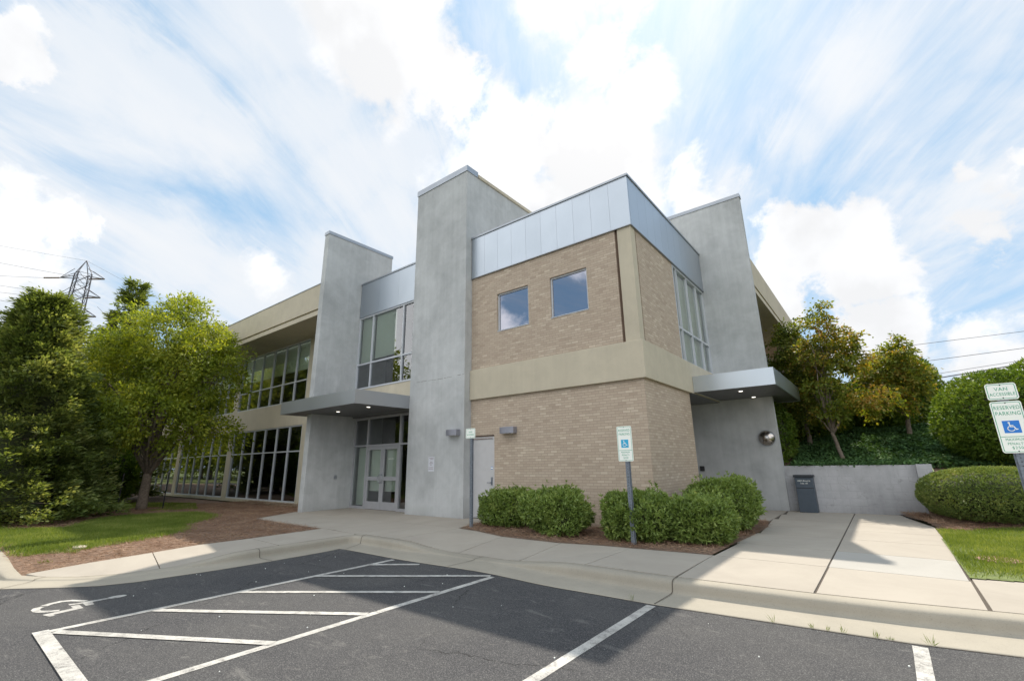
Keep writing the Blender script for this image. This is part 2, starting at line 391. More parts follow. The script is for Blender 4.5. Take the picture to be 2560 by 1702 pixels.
class MB:
    """collects boxes, prisms, tubes; build() links ONE mesh (world coordinates made local to the parent)"""
    def __init__(s): s.v = []; s.f = []; s.mi = []; s.cur = 0
    def add(s, vs, fs):
        n = len(s.v); s.v += [tuple(p) for p in vs]; s.f += [tuple(i + n for i in f) for f in fs]; s.mi += [s.cur] * len(fs); return s
    def box(s, a, b):
        x0, y0, z0 = (min(a[i], b[i]) for i in range(3)); x1, y1, z1 = (max(a[i], b[i]) for i in range(3))
        return s.add([(x0, y0, z0), (x1, y0, z0), (x1, y1, z0), (x0, y1, z0), (x0, y0, z1), (x1, y0, z1), (x1, y1, z1), (x0, y1, z1)],
                     [(0, 3, 2, 1), (4, 5, 6, 7), (0, 1, 5, 4), (1, 2, 6, 5), (2, 3, 7, 6), (3, 0, 4, 7)])
    def quad(s, *p): return s.add(p, [tuple(range(len(p)))])
    def prism(s, poly, z0, z1):
        n = len(poly)
        vs = [(x, y, z0) for x, y in poly] + [(x, y, z1) for x, y in poly]
        fs = [tuple(range(n - 1, -1, -1)), tuple(range(n, 2 * n))] + [(i, (i + 1) % n, n + (i + 1) % n, n + i) for i in range(n)]
        return s.add(vs, fs)
    def tube(s, pts, rad, seg=8, cap=True):
        pts = [Vector(p) for p in pts]
        if not isinstance(rad, (list, tuple)): rad = [rad] * len(pts)
        base = len(s.v); prev = None
        for i, p in enumerate(pts):
            d = (pts[min(i + 1, len(pts) - 1)] - pts[max(i - 1, 0)]).normalized()
            if prev is None:
                a = Vector((0, 0, 1)) if abs(d.z) < 0.9 else Vector((1, 0, 0))
                e = d.cross(a).normalized()
            else: e = (prev - d * prev.dot(d)).normalized()
            prev = e; f = d.cross(e)
            for k in range(seg):
                t = 2 * math.pi * k / seg
                s.v.append(tuple(p + (e * math.cos(t) + f * math.sin(t)) * rad[i]))
        for i in range(len(pts) - 1):
            for k in range(seg):
                a = base + i * seg + k; b = base + i * seg + (k + 1) % seg
                s.f.append((a, b, b + seg, a + seg))
        if cap:
            s.f.append(tuple(base + k for k in range(seg - 1, -1, -1)))
            s.f.append(tuple(base + (len(pts) - 1) * seg + k for k in range(seg)))
        return s
    def each(s, name, mat, parent=None, **kw):
        """one object for every connected piece"""
        comp = list(range(len(s.v)))
        def find(a):
            while comp[a] != a: comp[a] = comp[comp[a]]; a = comp[a]
            return a
        for f in s.f:
            for q in f[1:]: comp[find(q)] = find(f[0])
        gr = {}
        for f in s.f: gr.setdefault(find(f[0]), []).append(f)
        out = []
        for fs in gr.values():
            ids = sorted({i for f in fs for i in f}); mp = {a: b for b, a in enumerate(ids)}
            m = MB(); m.v = [s.v[i] for i in ids]; m.f = [tuple(mp[i] for i in f) for f in fs]
            out.append(m.build(name, mat, parent, **kw))
        return out
    def build(s, name, mat, parent=None, smooth=False, bevel=0, **kw):
        off = Vector(parent.matrix_world.translation) if False else Vector((0, 0, 0))
        if parent is not None: off = root_loc(parent)
        me = bpy.data.meshes.new(name)
        me.from_pydata([(x - off.x, y - off.y, z - off.z) for x, y, z in s.v], [], s.f)
        me.update()
        if smooth: me.polygons.foreach_set('use_smooth', [True] * len(me.polygons))
        o = put(name, me, mat, parent, **kw)
        if isinstance(mat, (list, tuple)): me.polygons.foreach_set('material_index', s.mi)
        if bevel:
            b = o.modifiers.new('bevel', 'BEVEL'); b.width = bevel; b.segments = 2; b.limit_method = 'ANGLE'; b.angle_limit = math.radians(40)
        return o


def root_loc(o):
    v = Vector((0, 0, 0))
    while o is not None:
        v += Vector(o.location); o = o.parent
    return v


def np_mesh(name, V, F, mat, parent=None, **kw):
    """fast quad/tri mesh from arrays; V world coordinates"""
    if parent is not None:
        V = V - np.array(root_loc(parent))
    me = bpy.data.meshes.new(name)
    k = F.shape[1]
    me.vertices.add(len(V)); me.vertices.foreach_set('co', V.astype(np.float32).ravel())
    me.loops.add(F.size); me.loops.foreach_set('vertex_index', F.astype(np.int32).ravel())
    me.polygons.add(len(F)); me.polygons.foreach_set('loop_start', np.arange(0, F.size, k, dtype=np.int32))
    me.polygons.foreach_set('loop_total', np.full(len(F), k, dtype=np.int32))
    me.update(calc_edges=True)
    return put(name, me, mat, parent, **kw)


def unit(a): return a / np.maximum(np.linalg.norm(a, axis=-1, keepdims=True), 1e-9)


def leaf_geo(P, axis, normal, L, Wd):
    """rhombic leaves: P base points, axis direction, normal, lengths"""
    n = len(P); side = unit(np.cross(axis, normal))
    L = L.reshape(-1, 1); Wd = Wd.reshape(-1, 1)
    V = np.empty((n, 4, 3)); V[:, 0] = P; V[:, 1] = P + axis * L * 0.45 + side * Wd * 0.5
    V[:, 2] = P + axis * L; V[:, 3] = P + axis * L * 0.45 - side * Wd * 0.5
    F = np.arange(n * 4).reshape(n, 4)
    return V.reshape(-1, 3), F


def ell_points(ells, n, shell=0.45, rng=RNG):
    """points in a union of ellipsoids (cx,cy,cz,rx,ry,rz), biased to the shell"""
    w_ = np.array([e[3] * e[4] * e[5] for e in ells]) ** 0.8; w_ /= w_.sum()
    idx = rng.choice(len(ells), n, p=w_)
    E = np.array([e[:6] for e in ells])[idx]
    d = unit(rng.normal(size=(n, 3))); r = (shell + (1 - shell) * rng.random(n)) ** 0.8
    P = E[:, :3] + d * r[:, None] * E[:, 3:6]
    return P, d


def clump_foliage(ells, nclump, per, cr, L, Wd, shell=0.45, flat=0.55, droop=0.1, out=0.4, jit=1.0, rng=RNG):
    C, d = ell_points(ells, nclump, shell, rng)
    cr_i = cr * (0.6 + 0.8 * rng.random(nclump))
    tilt = unit(d * 0.5 + rng.normal(size=(nclump, 3)) * 0.35 + np.array([0, 0, 0.6]))
    P = np.repeat(C, per, axis=0); T = np.repeat(tilt, per, axis=0); R = np.repeat(cr_i, per); Do = np.repeat(d, per, axis=0)
    n = len(P)
    q = rng.normal(size=(n, 3)) * 0.55
    q -= T * (np.sum(q * T, axis=1, keepdims=True)) * (1 - flat)
    P = P + q * R[:, None]
    P[:, 2] -= droop * np.sum(q[:, :2] ** 2, axis=1) * R
    ax = unit(Do * out + q * 0.6 + rng.normal(size=(n, 3)) * 0.5 + np.array([0, 0, -droop * 1.5]))
    nm = unit(T * 0.9 + rng.normal(size=(n, 3)) * 0.55 * jit)
    return leaf_geo(P, ax, nm, L * (0.6 + 0.8 * rng.random(n)), Wd * (0.6 + 0.8 * rng.random(n)))


def limb(mb, a, b, r0, r1, wob=0.12, n=5, seg=6, sag=0.0):
    a = Vector(a); b = Vector(b); pts = []; rr = []
    for i in range(n + 1):
        t = i / n
        p = a.lerp(b, t)
        if 0 < i < n: p += Vector((random.uniform(-1, 1), random.uniform(-1, 1), random.uniform(-1, 1))) * wob * (b - a).length * 0.25
        p.z += sag * math.sin(math.pi * t)
        pts.append(p); rr.append(r0 + (r1 - r0) * t)
    mb.tube(pts, rr, seg)
    return pts


def tree(name, base, ells, trunk_h, trunk_r, mat, label, cat, nclump, per, cr, L, Wd, nlimb=14, group=None, lean=(0, 0), fork=1, limb_r=0.35, **kw):
    r = thing(name, base, label, cat, group)
    mb = MB(); b = Vector(base)
    top = b + Vector((lean[0], lean[1], trunk_h))
    limb(mb, b - Vector((0, 0, 0.1)), top, trunk_r, trunk_r * 0.72, 0.06, 6, 10)
    C, d = ell_points(ells, nlimb, 0.25)
    for i in range(nlimb):
        tgt = Vector(C[i])
        st = top - Vector((0, 0, random.uniform(0, trunk_h * 0.12)))
        mid = st.lerp(tgt, 0.45) + Vector((0, 0, (tgt - st).length * 0.13))
        limb(mb, st, mid, trunk_r * limb_r * random.uniform(0.8, 1.2), trunk_r * limb_r * 0.5, 0.2, 3, 6)
        limb(mb, mid, tgt, trunk_r * limb_r * 0.5, trunk_r * 0.06, 0.3, 4, 5)
        for k in range(3):
            q = mid.lerp(tgt, random.uniform(0.1, 0.8)); e = q + Vector((random.uniform(-1, 1), random.uniform(-1, 1), random.uniform(-0.2, 0.9))) * (tgt - st).length * 0.28
            limb(mb, q, e, trunk_r * 0.1, trunk_r * 0.03, 0.3, 3, 4)
    mb.build('trunk', BARK, r, smooth=True)
    V, F = clump_foliage(ells, nclump, per, cr, L, Wd, **kw)
    np_mesh('crown', V, F, mat, r)
    return r


# ------------------------------------------------------------------ GROUND
HILL0 = 6.55
def sm(t): t = np.clip(t, 0, 1); return t * t * (3 - 2 * t)
def hgt(x, y):
    x = np.asarray(x, float); y = np.asarray(y, float)
    bank = 1.22 + 1.5 * sm((y - 6.5) / 7.5)
    slope_r = 0.03 + 1.19 * sm((y - 4.2) / 3.4)
    wr = sm((x - 4.9) / 0.7)
    h = bank * (1 - wr) + np.where(y > 7.6, bank, slope_r) * wr
    h = np.where((x < 4.95) & (y < HILL0), 0.0, h)
    return h + 0.05 * np.sin(x * 1.3) * np.sin(y * 0.9) * (y > 7)

MB().quad((-700, -700, -0.21), (700, -700, -0.21), (700, 700, -0.21), (-700, 700, -0.21)).build('ground', TURF, kind='structure')

# asphalt edge / kerb stations: (K top-back, height, E asphalt edge)
ST = [((-40.0, -8.9), 0.0, (-40.0, -9.85)), ((-12.0, -8.95), 0.0, (-12.0, -9.8)), ((-8.56, -9.0), 0.0, (-8.56, -9.85)), ((-7.45, -9.03), -0.03, (-7.35, -9.85)),
      ((-7.05, -8.97), -0.11, (-6.75, -9.62)), ((-6.66, -8.74), -0.128, (-6.25, -9.26)), ((-6.22, -8.42), -0.13, (-5.62, -8.72)), ((-5.93, -8.0), -0.13, (-5.26, -8.35)), ((-5.84, -7.6), -0.13, (-5.08, -7.96)),
      ((-5.80, -7.2), -0.125, (-5.01, -7.36)), ((-5.70, -6.8), -0.07, (-4.95, -6.9)), ((-5.63, -6.4), -0.01, (-4.93, -6.5)), ((-5.63, -6.0), 0.0, (-4.93, -6.0)), ((-5.65, -5.4), 0.0, (-4.95, -5.4)),
      ((-5.65, -4.7), 0.0, (-4.97, -5.0)), ((-5.66, -4.1), 0.0, (-5.0, -4.75)), ((-5.62, -3.80), 0.0, (-5.05, -4.58)), ((-5.35, -3.72), 0.0, (-4.85, -4.56)), ((-4.96, -3.72), 0.0, (-4.6, -4.56)), ((-4.3, -3.73), 0.0, (-4.15, -4.57)), ((-3.8, -3.73), -0.01, (-3.7, -4.58)),
      ((-3.4, -3.70), -0.06, (-3.3, -4.59)), ((-3.0, -3.64), -0.115, (-2.95, -4.59)), ((-2.56, -3.61), -0.13, (-2.5, -4.57)), ((-1.9, -3.61), -0.132, (-1.88, -4.53)), ((-1.35, -3.61), -0.13, (-1.35, -4.50)),
      ((-0.95, -3.65), -0.10, (-0.95, -4.51)), ((-0.5, -3.71), -0.05, (-0.5, -4.55)), ((-0.05, -3.75), -0.01, (-0.05, -4.60)), ((0.33, -3.76), 0.0, (0.33, -4.62)), ((1.0, -3.76), 0.0, (1.0, -4.61)),
      ((1.71, -3.75), 0.0, (1.71, -4.61)), ((2.5, -3.71), 0.0, (2.45, -4.55)), ((3.24, -3.65), 0.0, (3.2, -4.49)), ((4.0, -3.55), 0.0, (4.04, -4.42)), ((4.71, -3.42), 0.0, (4.79, -4.27)), ((5.6, -3.25), 0.0, (5.7, -4.08)), ((7.5, -2.85), 0.0, (7.6, -3.68)), ((30, 2.0), 0.0, (30.2, 1.2))]
AZ = -0.15
def kerb():
    # resample stations for smoothness
    S = []
    for (k0, h0, e0), (k1, h1, e1) in zip(ST, ST[1:]):
        n = max(1, min(8, int(math.dist(k0, k1) / 0.12)))
        for i in range(n):
            t = i / n; t2 = t
            S.append(((k0[0] + (k1[0] - k0[0]) * t, k0[1] + (k1[1] - k0[1]) * t), h0 + (h1 - h0) * t2, (e0[0] + (e1[0] - e0[0]) * t, e0[1] + (e1[1] - e0[1]) * t)))
    S.append(ST[-1])
    prof = [(1.0, 0, AZ - 0.1), (1.0, 0, AZ + 0.004), (0.97, 0, AZ + 0.010), (0.45, 0, AZ - 0.004), (0.31, 0, AZ + 0.002), (0.285, 0.08, None), (0.272, 0.35, None), (0.262, 0.66, None), (0.245, 0.84, None), (0.21, 0.95, None), (0.16, 1.0, None), (0.02, 1.0, None), (0.0, 0.93, None), (0.0, -1, -0.3)]
    V = []
    for (K, h, E_) in S:
        hh = h - (AZ + 0.004)
        for (a, q, z) in prof:
            x = K[0] + (E_[0] - K[0]) * a; y = K[1] + (E_[1] - K[1]) * a
            V.append((x, y, z if z is not None else AZ + 0.004 + hh * q))
    m = len(prof); F = []
    for i in range(len(S) - 1):
        for j in range(m - 1):
            a = i * m + j; F.append((a, a + m, a + m + 1, a + 1))
    mb = MB(); mb.add(V, F)
    o = mb.build('kerb', KERBM, kind='structure', smooth=True)
    return S
KS = kerb()
# kerb joints: thin dark grooves across the kerb
mj = MB()
def groove(i, wd=0.012):
    K, h, E_ = ST[i]
    d = Vector((E_[0] - K[0], E_[1] - K[1], 0)); L = d.length; d.normalize(); s = Vector((-d.y, d.x, 0)) * wd / 2
    pr = [(1.0, AZ + 0.012), (0.45, AZ + 0.004), (0.31, AZ + 0.008)]
    hh = h - (AZ + 0.004)
    pr += [(a, AZ + 0.010 + hh * q) for a, q in ((0.285, .08), (0.272, .35), (0.262, .66), (0.245, .84), (0.21, .95), (0.16, 1.0), (0.0, 1.0))]
    P = [Vector((K[0], K[1], 0)) + d * (L * a) + Vector((0, 0, z + 0.003)) for a, z in pr]
    for a, b in zip(P, P[1:]): mj.quad(a - s, b - s, b + s, a + s)
for i in (5, 12, 17, 24, 31): groove(i)
mj.build('kerb_joints', JOINT, kind='structure')

# asphalt car park sheet following the asphalt edge
E_pts = [s[2] for s in KS]
poly = [(x, y) for x, y in E_pts] + [(30.2, -60), (-60, -60), (-60, -9.85), (-40, -9.85)]
pl = MB(); pl.quad(*[(x, y, AZ) for x, y in poly]); pl.build('parking_lot', ASPH, kind='structure')
# dark bitumen seam along the gutter edge
sm_ = MB()
for (k0, h0, e0), (k1, h1, e1) in zip(KS, KS[1:]):
    if e0[0] < -13 or e0[0] > 8: continue
    def off(k, e, d): v = Vector((e[0] - k[0], e[1] - k[1])); v.normalize(); return (e[0] + v.x * d, e[1] + v.y * d, AZ + 0.004)
    sm_.quad(off(k0, e0, 0.0), off(k1, e1, 0.0), off(k1, e1, 0.014), off(k0, e0, 0.014))
sm_.build('gutter_seam', JOINT, kind='structure')

# painted markings
ZL = AZ + 0.004
def stripe(mb, a, b, wd, z=ZL):
    a = Vector((a[0], a[1], 0)); b = Vector((b[0], b[1], 0)); d = (b - a).normalized(); s = Vector((-d.y, d.x, 0)) * wd / 2
    n = max(1, int((b - a).length / 0.25)); P = []
    for i in range(n + 1):
        p = a.lerp(b, i / n); j = random.uniform(-0.004, 0.004)
        P.append((p + s * (1 + j * 12), p - s * (1 - j * 12)))
    for (p0, q0), (p1, q1) in zip(P, P[1:]): mb.quad((q0.x, q0.y, z), (q1.x, q1.y, z), (p1.x, p1.y, z), (p0.x, p0.y, z))
mk = MB()
stripe(mk, (-3.13, -9.22), (-3.15, -4.66), 0.10)
stripe(mk, (-0.76, -11.5), (-0.80, -4.64), 0.10)
stripe(mk, (1.655, -14), (1.69, -4.66), 0.11)
stripe(mk, (4.075, -14), (4.115, -4.47), 0.11)
mk.build('parking_line', PAINT, kind='structure')
mk = MB()
stripe(mk, (-3.05, -9.13), (-1.2, -9.24), 0.0) if False else None
mk.quad((-3.19, -9.16, ZL + .004), (-3.02, -9.36, ZL + .004), (0.10, -9.62, ZL + .004), (0.02, -9.44, ZL + .004)) if False else None
for a, b in [((-3.05, -9.12), (-0.80, -7.90)), ((-3.08, -8.24), (-0.82, -6.83)), ((-3.10, -7.27), (-0.83, -5.70)), ((-3.12, -6.17), (-0.86, -4.62)), ((-3.12, -5.17), (-2.42, -4.68))]:
    stripe(mk, a, b, 0.10, ZL + 0.004)
mk.quad((-3.18, -9.24, ZL + .008), (-1.34, -11.36, ZL + .008), (-1.18, -11.2, ZL + .008), (-3.02, -9.08, ZL + .008)) if False else None
mk.build('hatched_markings', PAINT, kind='structure')

# ------------------------------------------------------------------ SIDEWALK slabs with joints
def slab(mb, pts, th=0.12, gap=0.007):
    c = Vector((sum(p[0] for p in pts) / len(pts), sum(p[1] for p in pts) / len(pts), 0))
    Q = []
    for i in range(len(pts)):
        p = pts[i]; v = Vector((c.x - p[0], c.y - p[1], 0)); l = v.length
        Q.append((p[0] + v.x / l * gap * 1.4, p[1] + v.y / l * gap * 1.4, p[2] if len(p) > 2 else 0.0))
    n = len(Q)
    mb.add([(x, y, z - th) for x, y, z in Q] + Q, [tuple(range(n, 2 * n))] + [(i, (i + 1) % n, n + (i + 1) % n, n + i) for i in range(n)])

def kline(x0, x1):
    """kerb back edge points between x0..x1 on the front kerb, with heights"""
    pts = [(k[0], k[1], h) for (k, h, e) in KS if k[0] > -5.6 and x0 + 0.03 < k[0] < x1 - 0.03 and k[1] > -4.0]
    def at(x):
        L = [(k[0], k[1], h) for (k, h, e) in KS if k[1] > -4.0 and k[0] >= -5.66]
        L.sort()
        for a, b in zip(L, L[1:]):
            if a[0] <= x <= b[0]:
                t = (x - a[0]) / max(1e-6, b[0] - a[0]); return (x, a[1] + (b[1] - a[1]) * t, a[2] + (b[2] - a[2]) * t)
        return (x, L[0][1] if x < L[0][0] else L[-1][1], 0)
    return [at(x0)] + pts + [at(x1)]

def up(pts, d=0.012): return [(x, y + d, z) for x, y, z in pts]
sw = MB(); swg = MB()
# front walk in front of the bed: slabs between the kerb and the bed / entry
BED = [(-4.17, -1.83), (-3.65, -1.90), (-2.55, -2.27), (-1.1, -2.30), (-0.23, -2.11), (0.27, -2.08), (1.13, -1.99), (1.68, -1.96)]
def bedy(x):
    for a, b in zip(BED, BED[1:]):
        if a[0] <= x <= b[0]: return a[1] + (b[1] - a[1]) * (x - a[0]) / (b[0] - a[0])
    return BED[0][1] if x < BED[0][0] else -1.96
for x0, x1 in [(-4.3, -2.55), (-2.55, -1.05), (-1.05, 0.30), (0.30, 1.68)]:
    back = [(x1, bedy(x1), 0)] + [(bx, by, 0) for bx, by in reversed(BED) if x0 < bx < x1] + [(x0, bedy(x0), 0)]
    slab(sw, up(kline(x0, x1)) + back)
for x0, x1 in [(-6.86, -5.65), (-5.65, -4.3)]:
    front = up(kline(x0, x1)) if x0 > -5.7 else [(-6.86, -3.66, 0), (-5.75, -3.80, 0), (-5.65, -3.77, 0)]
    slab(sw, front + [(x1, -1.82, 0), (x0, -1.82, 0)])
slab(sw, [(-7.3, -3.66, 0), (-6.86, -3.66, 0), (-6.86, -1.82, 0), (-8.6, -1.82, 0), (-8.6, -3.63, 0)])
slab(sw, [(-11.32, -3.53, 0), (-8.6, -3.63, 0), (-8.6, -1.82, 0), (-12.28, -1.82, 0)])
slab(sw, [(-12.02, -1.82, 0), (-9.9, -1.82, 0), (-9.9, 0.15, 0), (-12.02, 0.15, 0)])
slab(sw, [(-9.9, -1.82, 0), (-8.24, -1.82, 0), (-8.24, 0.15, 0), (-9.9, 0.15, 0)])
slab(sw, [(-8.24, -1.82, 0), (-6.86, -1.82, 0), (-6.86, -0.31, 0), (-8.24, -0.31, 0)])
slab(sw, [(-6.86, -1.82, 0), (-4.3, -1.82, 0), (-4.6, -0.9, 0), (-4.62, -0.0, 0), (-5.62, -0.0, 0), (-5.66, -0.31, 0), (-6.86, -0.31, 0)])
# left walk
LB = [(-6.97, -9.0), (-6.88, -8.2), (-6.90, -7.3), (-7.15, -6.5), (-7.13, -5.46), (-7.3, -3.66)]
LK = [(k[0] - 0.012, k[1], h) for (k, h, e) in KS if k[0] < -5.6 and k[0] > -7.0 and k[1] < -3.78 and k[1] > -8.97]
def lat(y):
    L = sorted(LK, key=lambda p: p[1])
    for a, b in zip(L, L[1:]):
        if a[1] <= y <= b[1]:
            t = (y - a[1]) / max(1e-6, b[1] - a[1]); return tuple(a[k] + (b[k] - a[k]) * t for k in range(3))
    return L[0] if y < L[0][1] else L[-1]
def lseg(y0, y1):   # kerb points between y0<y<y1 going up
    return [lat(y0)] + [p for p in LK if y0 + 0.02 < p[1] < y1 - 0.02] + [lat(y1)]
def lb(y0, y1): return [(x, y, 0.0) for x, y in reversed(LB) if y0 <= y <= y1]
slab(sw, lseg(-8.95, -7.45) + [(-6.90, -7.3, 0.0), (-6.88, -8.2, -0.03), (-6.99, -8.93, -0.09)])
slab(sw, lseg(-7.45, -5.55) + [(-7.13, -5.46, 0), (-7.15, -6.5, 0), (-6.90, -7.3, 0)])
slab(sw, lseg(-5.55, -3.85) + [(-5.72, -3.79, 0), (-7.3, -3.66, 0), (-7.13, -5.46, 0)])
# right walk
XR = [(-3.45, 4.72), (-1.97, 4.73), (-0.49, 4.75), (1.04, 4.78), (2.46, 4.79), (3.9, 4.78), (5.2, 4.48), (6.4, 4.25)]
slab(sw, up(kline(1.70, 3.25)) + [(3.25, -1.97, 0), (1.68, -1.97, 0)])
slab(sw, up(kline(3.262, 4.72)) + [(4.74, -1.97, 0), (3.27, -1.97, 0)])
slab(sw, up(kline(4.74, 7.2)) + [(7.4, -1.2, 0), (5.3, -1.68, 0), (4.76, -1.80, 0)])
for (y0, xr0), (y1, xr1) in zip(XR[1:], XR[2:]):
    xl0 = 1.70 if y0 < 1 else (1.82 if y0 < 2.2 else 1.72); xl1 = 1.75 if y1 < 2.2 else (1.72 if y1 < 3 else 1.6)
    slab(sw, [(xl0, y0, 0), (3.25, y0, 0), (3.25, y1, 0), (xl1, y1, 0)])
    slab(swg if y0 == -1.97 else sw, [(3.262, y0, 0), (xr0, y0, 0), (xr1, y1, 0), (3.262, y1, 0)])
slab(sw, [(-1.4, 3.40, 0), (1.6, 3.40, 0), (1.6, 6.3, 0), (-1.4, 6.3, 0)])
sw.build('sidewalk', WALK, kind='structure')
swg.build('grey_sidewalk_panel', WALKG, kind='structure')
jb = MB()
jb.quad((-12.3, 0.15, -0.02), (-12.3, -1.9, -0.02), (-11.35, -3.54, -0.02), (-7.3, -3.68, -0.02), (-5.66, -3.7, -0.02), (-4.2, -3.6, -0.02), (-4.2, -1.8, -0.02), (-4.6, 0.0, -0.02), (-8.3, 0.15, -0.02)) if False else None
jb.quad((-12.3, 0.15, -0.015), (-11.35, -3.52, -0.015), (-5.7, -3.7, -0.015), (-4.1, -3.70, -0.015), (-4.1, -1.84, -0.015), (-4.6, -0.01, -0.015))
jb.quad((1.66, -3.72, -0.015), (3.3, -3.62, -0.015), (4.8, -3.36, -0.015), (7.3, -2.85, -0.015), (7.4, -1.2, -0.015), (4.79, -1.8, -0.015), (4.80, 4.0, -0.015), (4.25, 6.4, -0.015), (-1.4, 6.4, -0.015), (-1.4, 3.4, -0.015), (1.6, 3.4, -0.015), (1.8, 1.0, -0.015))
jb.build('sidewalk_joints', JOINT, kind='structure')

# ------------------------------------------------------------------ planting beds and lawns
def grid_sheet(name, x0, x1, y0, y1, step, zf, mat, keep=None, **kw):
    xs = np.arange(x0, x1 + 1e-6, step); ys = np.arange(y0, y1 + 1e-6, step)
    X, Y = np.meshgrid(xs, ys); Z = zf(X, Y)
    V = np.stack([X, Y, Z], -1).reshape(-1, 3); nx = len(xs); ny = len(ys)
    i, j = np.meshgrid(np.arange(nx - 1), np.arange(ny - 1)); a = (j * nx + i).ravel()
    F = np.stack([a, a + 1, a + nx + 1, a + nx], 1)
    if keep is not None:
        c = V[F].mean(1); F = F[keep(c[:, 0], c[:, 1])]
    return np_mesh(name, V, F, mat, **kw)

def inpoly(x, y, P):
    x = np.asarray(x); y = np.asarray(y); r = np.zeros(x.shape, bool); n = len(P)
    for i in range(n):
        x0, y0 = P[i]; x1, y1 = P[(i + 1) % n]
        c = ((y0 > y) != (y1 > y)) & (x < (x1 - x0) * (y - y0) / (y1 - y0 + 1e-12) + x0)
        r ^= c
    return r
def wav(x, y): return 0.012 * np.sin(x * 7.1 + y * 3) * np.sin(y * 6.3) + 0.01 * np.sin(x * 17 + 1) * np.sin(y * 19)

MUL = [(-60, -8.9), (-7.5, -9.0), (-7.04, -8.95), (-6.91, -8.2), (-6.93, -7.3), (-7.18, -6.5), (-7.16, -5.46), (-7.33, -3.70), (-11.37, -3.56), (-12.35, -1.8), (-12.35, 0.0), (-60, 0.0)]
def mulz(x, y): return -0.02 - 0.10 * sm((x + 8.4) / 1.3) * sm((-7.3 - y) / 1.3)
grid_sheet('mulch_bed', -60, -14, -8.9, 0.0, 1.0, lambda x, y: 0 * x - 0.02, MULCH, kind='structure')
grid_sheet('mulch_bed', -14, -6.85, -9.02, 0.02, 0.06, mulz, MULCH, keep=lambda x, y: inpoly(x, y, [(-60, -9.01), (-7.5, -9.02), (-6.98, -8.99), (-6.85, -8.2), (-6.87, -7.3), (-7.12, -6.5), (-7.1, -5.46), (-7.27, -3.64), (-11.33, -3.5), (-12.3, -1.8), (-12.3, 0.02), (-60, 0.02)]), kind='structure')
LAWN = [(-30, -8.85), (-10.4, -8.9), (-8.7, -8.85), (-8.58, -8.4), (-8.8, -7.7), (-9.1, -6.9), (-9.6, -6.2), (-10.3, -5.75), (-11.6, -5.35), (-12.0, -4.9), (-12.6, -4.4), (-13.7, -3.85), (-15.3, -3.8), (-16.1, -4.6), (-16.3, -5.5), (-15.9, -6.4), (-13.5, -7.5), (-14.2, -8.1), (-14.8, -8.55), (-30, -8.5)]
mbm = MB(); mbm.quad(*[(x, y, -0.012) for x, y in LAWN]); mbm.build('lawn', TURF, kind='structure')
# centre bed
CB = [(-4.2, -1.86), (-3.65, -1.93), (-2.55, -2.29), (-1.1, -2.32), (-0.23, -2.13), (0.27, -2.10), (1.13, -2.01), (1.66, -1.98), (1.70, -0.8), (1.78, 1.0), (1.78, 2.2), (1.58, 3.35), (0, 3.35), (0, 0), (-4.62, 0), (-4.58, -0.9)]
mbm = MB(); mbm.quad(*[(x, y, 0.004) for x, y in CB]); mbm.build('front_bed', MULCH, kind='structure')
# right lawn, bank and hill
RL = [(4.76, -1.80), (5.3, -1.69), (7.4, -1.15), (14, 0.4), (14, 5.0), (6.4, 4.5), (5.7, 3.9), (5.3, 3.4), (4.78, 3.2)]
def zr(x, y): return hgt(np.maximum(x, 5.65), y) - 0.02
grid_sheet('right_lawn', 4.75, 14, -1.85, 5.0, 0.05, zr, TURF, keep=lambda x, y: inpoly(x, y, RL), kind='structure')
grid_sheet('right_bed', 4.8, 14, 2.8, 7.7, 0.1, lambda x, y: hgt(np.maximum(x, 5.65), y) - 0.027, MULCH, keep=lambda x, y: ((x > 5.0) | (y < 6.0)) & ~((x > 4.7) & (x < 5.2) & (y > 6.1)), kind='structure')
grid_sheet('bed_corner', 4.15, 4.9, 3.9, 6.4, 0.05, lambda x, y: 0.0 * x + 0.02 + 0.05 * sm((x - 4.3) / 0.5) * sm((y - 3.9) / 0.8), MULCH, keep=lambda x, y: x > np.interp(y, [3.9, 5.2, 6.4], [4.80, 4.50, 4.27]), kind='structure')
grid_sheet('hill', 0.05, 60, 6.56, 70, 0.5, lambda x, y: hgt(x, y) - 0.03, SOIL, keep=lambda x, y: (x < 5.2) | (y > 7.5), kind='structure')
grid_sheet('side_ground', -0.0 + 14, 60, -8, 7.7, 1.0, lambda x, y: 0 * x + 0.5 * sm((y) / 7), TURF, keep=lambda x, y: y > (x - 7.5) * 0.2156 - 1.6, kind='structure')

def scatter(name, polyf, x0, x1, y0, y1, n, L, Wd, mat, zf, upright, label, dens=None, kind='stuff', cat='grass'):
    x = RNG.uniform(x0, x1, n); y = RNG.uniform(y0, y1, n)
    k = polyf(x, y)
    if dens is not None: k &= RNG.random(n) < dens(x, y)
    x = x[k]; y = y[k]; m = len(x)
    P = np.stack([x, y, zf(x, y)], 1)
    a = RNG.normal(size=(m, 3)); a[:, 2] = np.abs(a[:, 2]) * (1 if upright else 0.15) + (1.6 if upright else 0.03)
    a = unit(a); nn = RNG.normal(size=(m, 3)); nn[:, 2] += (0 if upright else 1.5)
    V, F = leaf_geo(P, a, unit(np.cross(a, np.cross(nn, a))), L * (0.5 + RNG.random(m)), np.full(m, Wd) * (0.6 + 0.8 * RNG.random(m)))
    return np_mesh(name, V, F, mat, label=label, cat=cat, kind=kind)

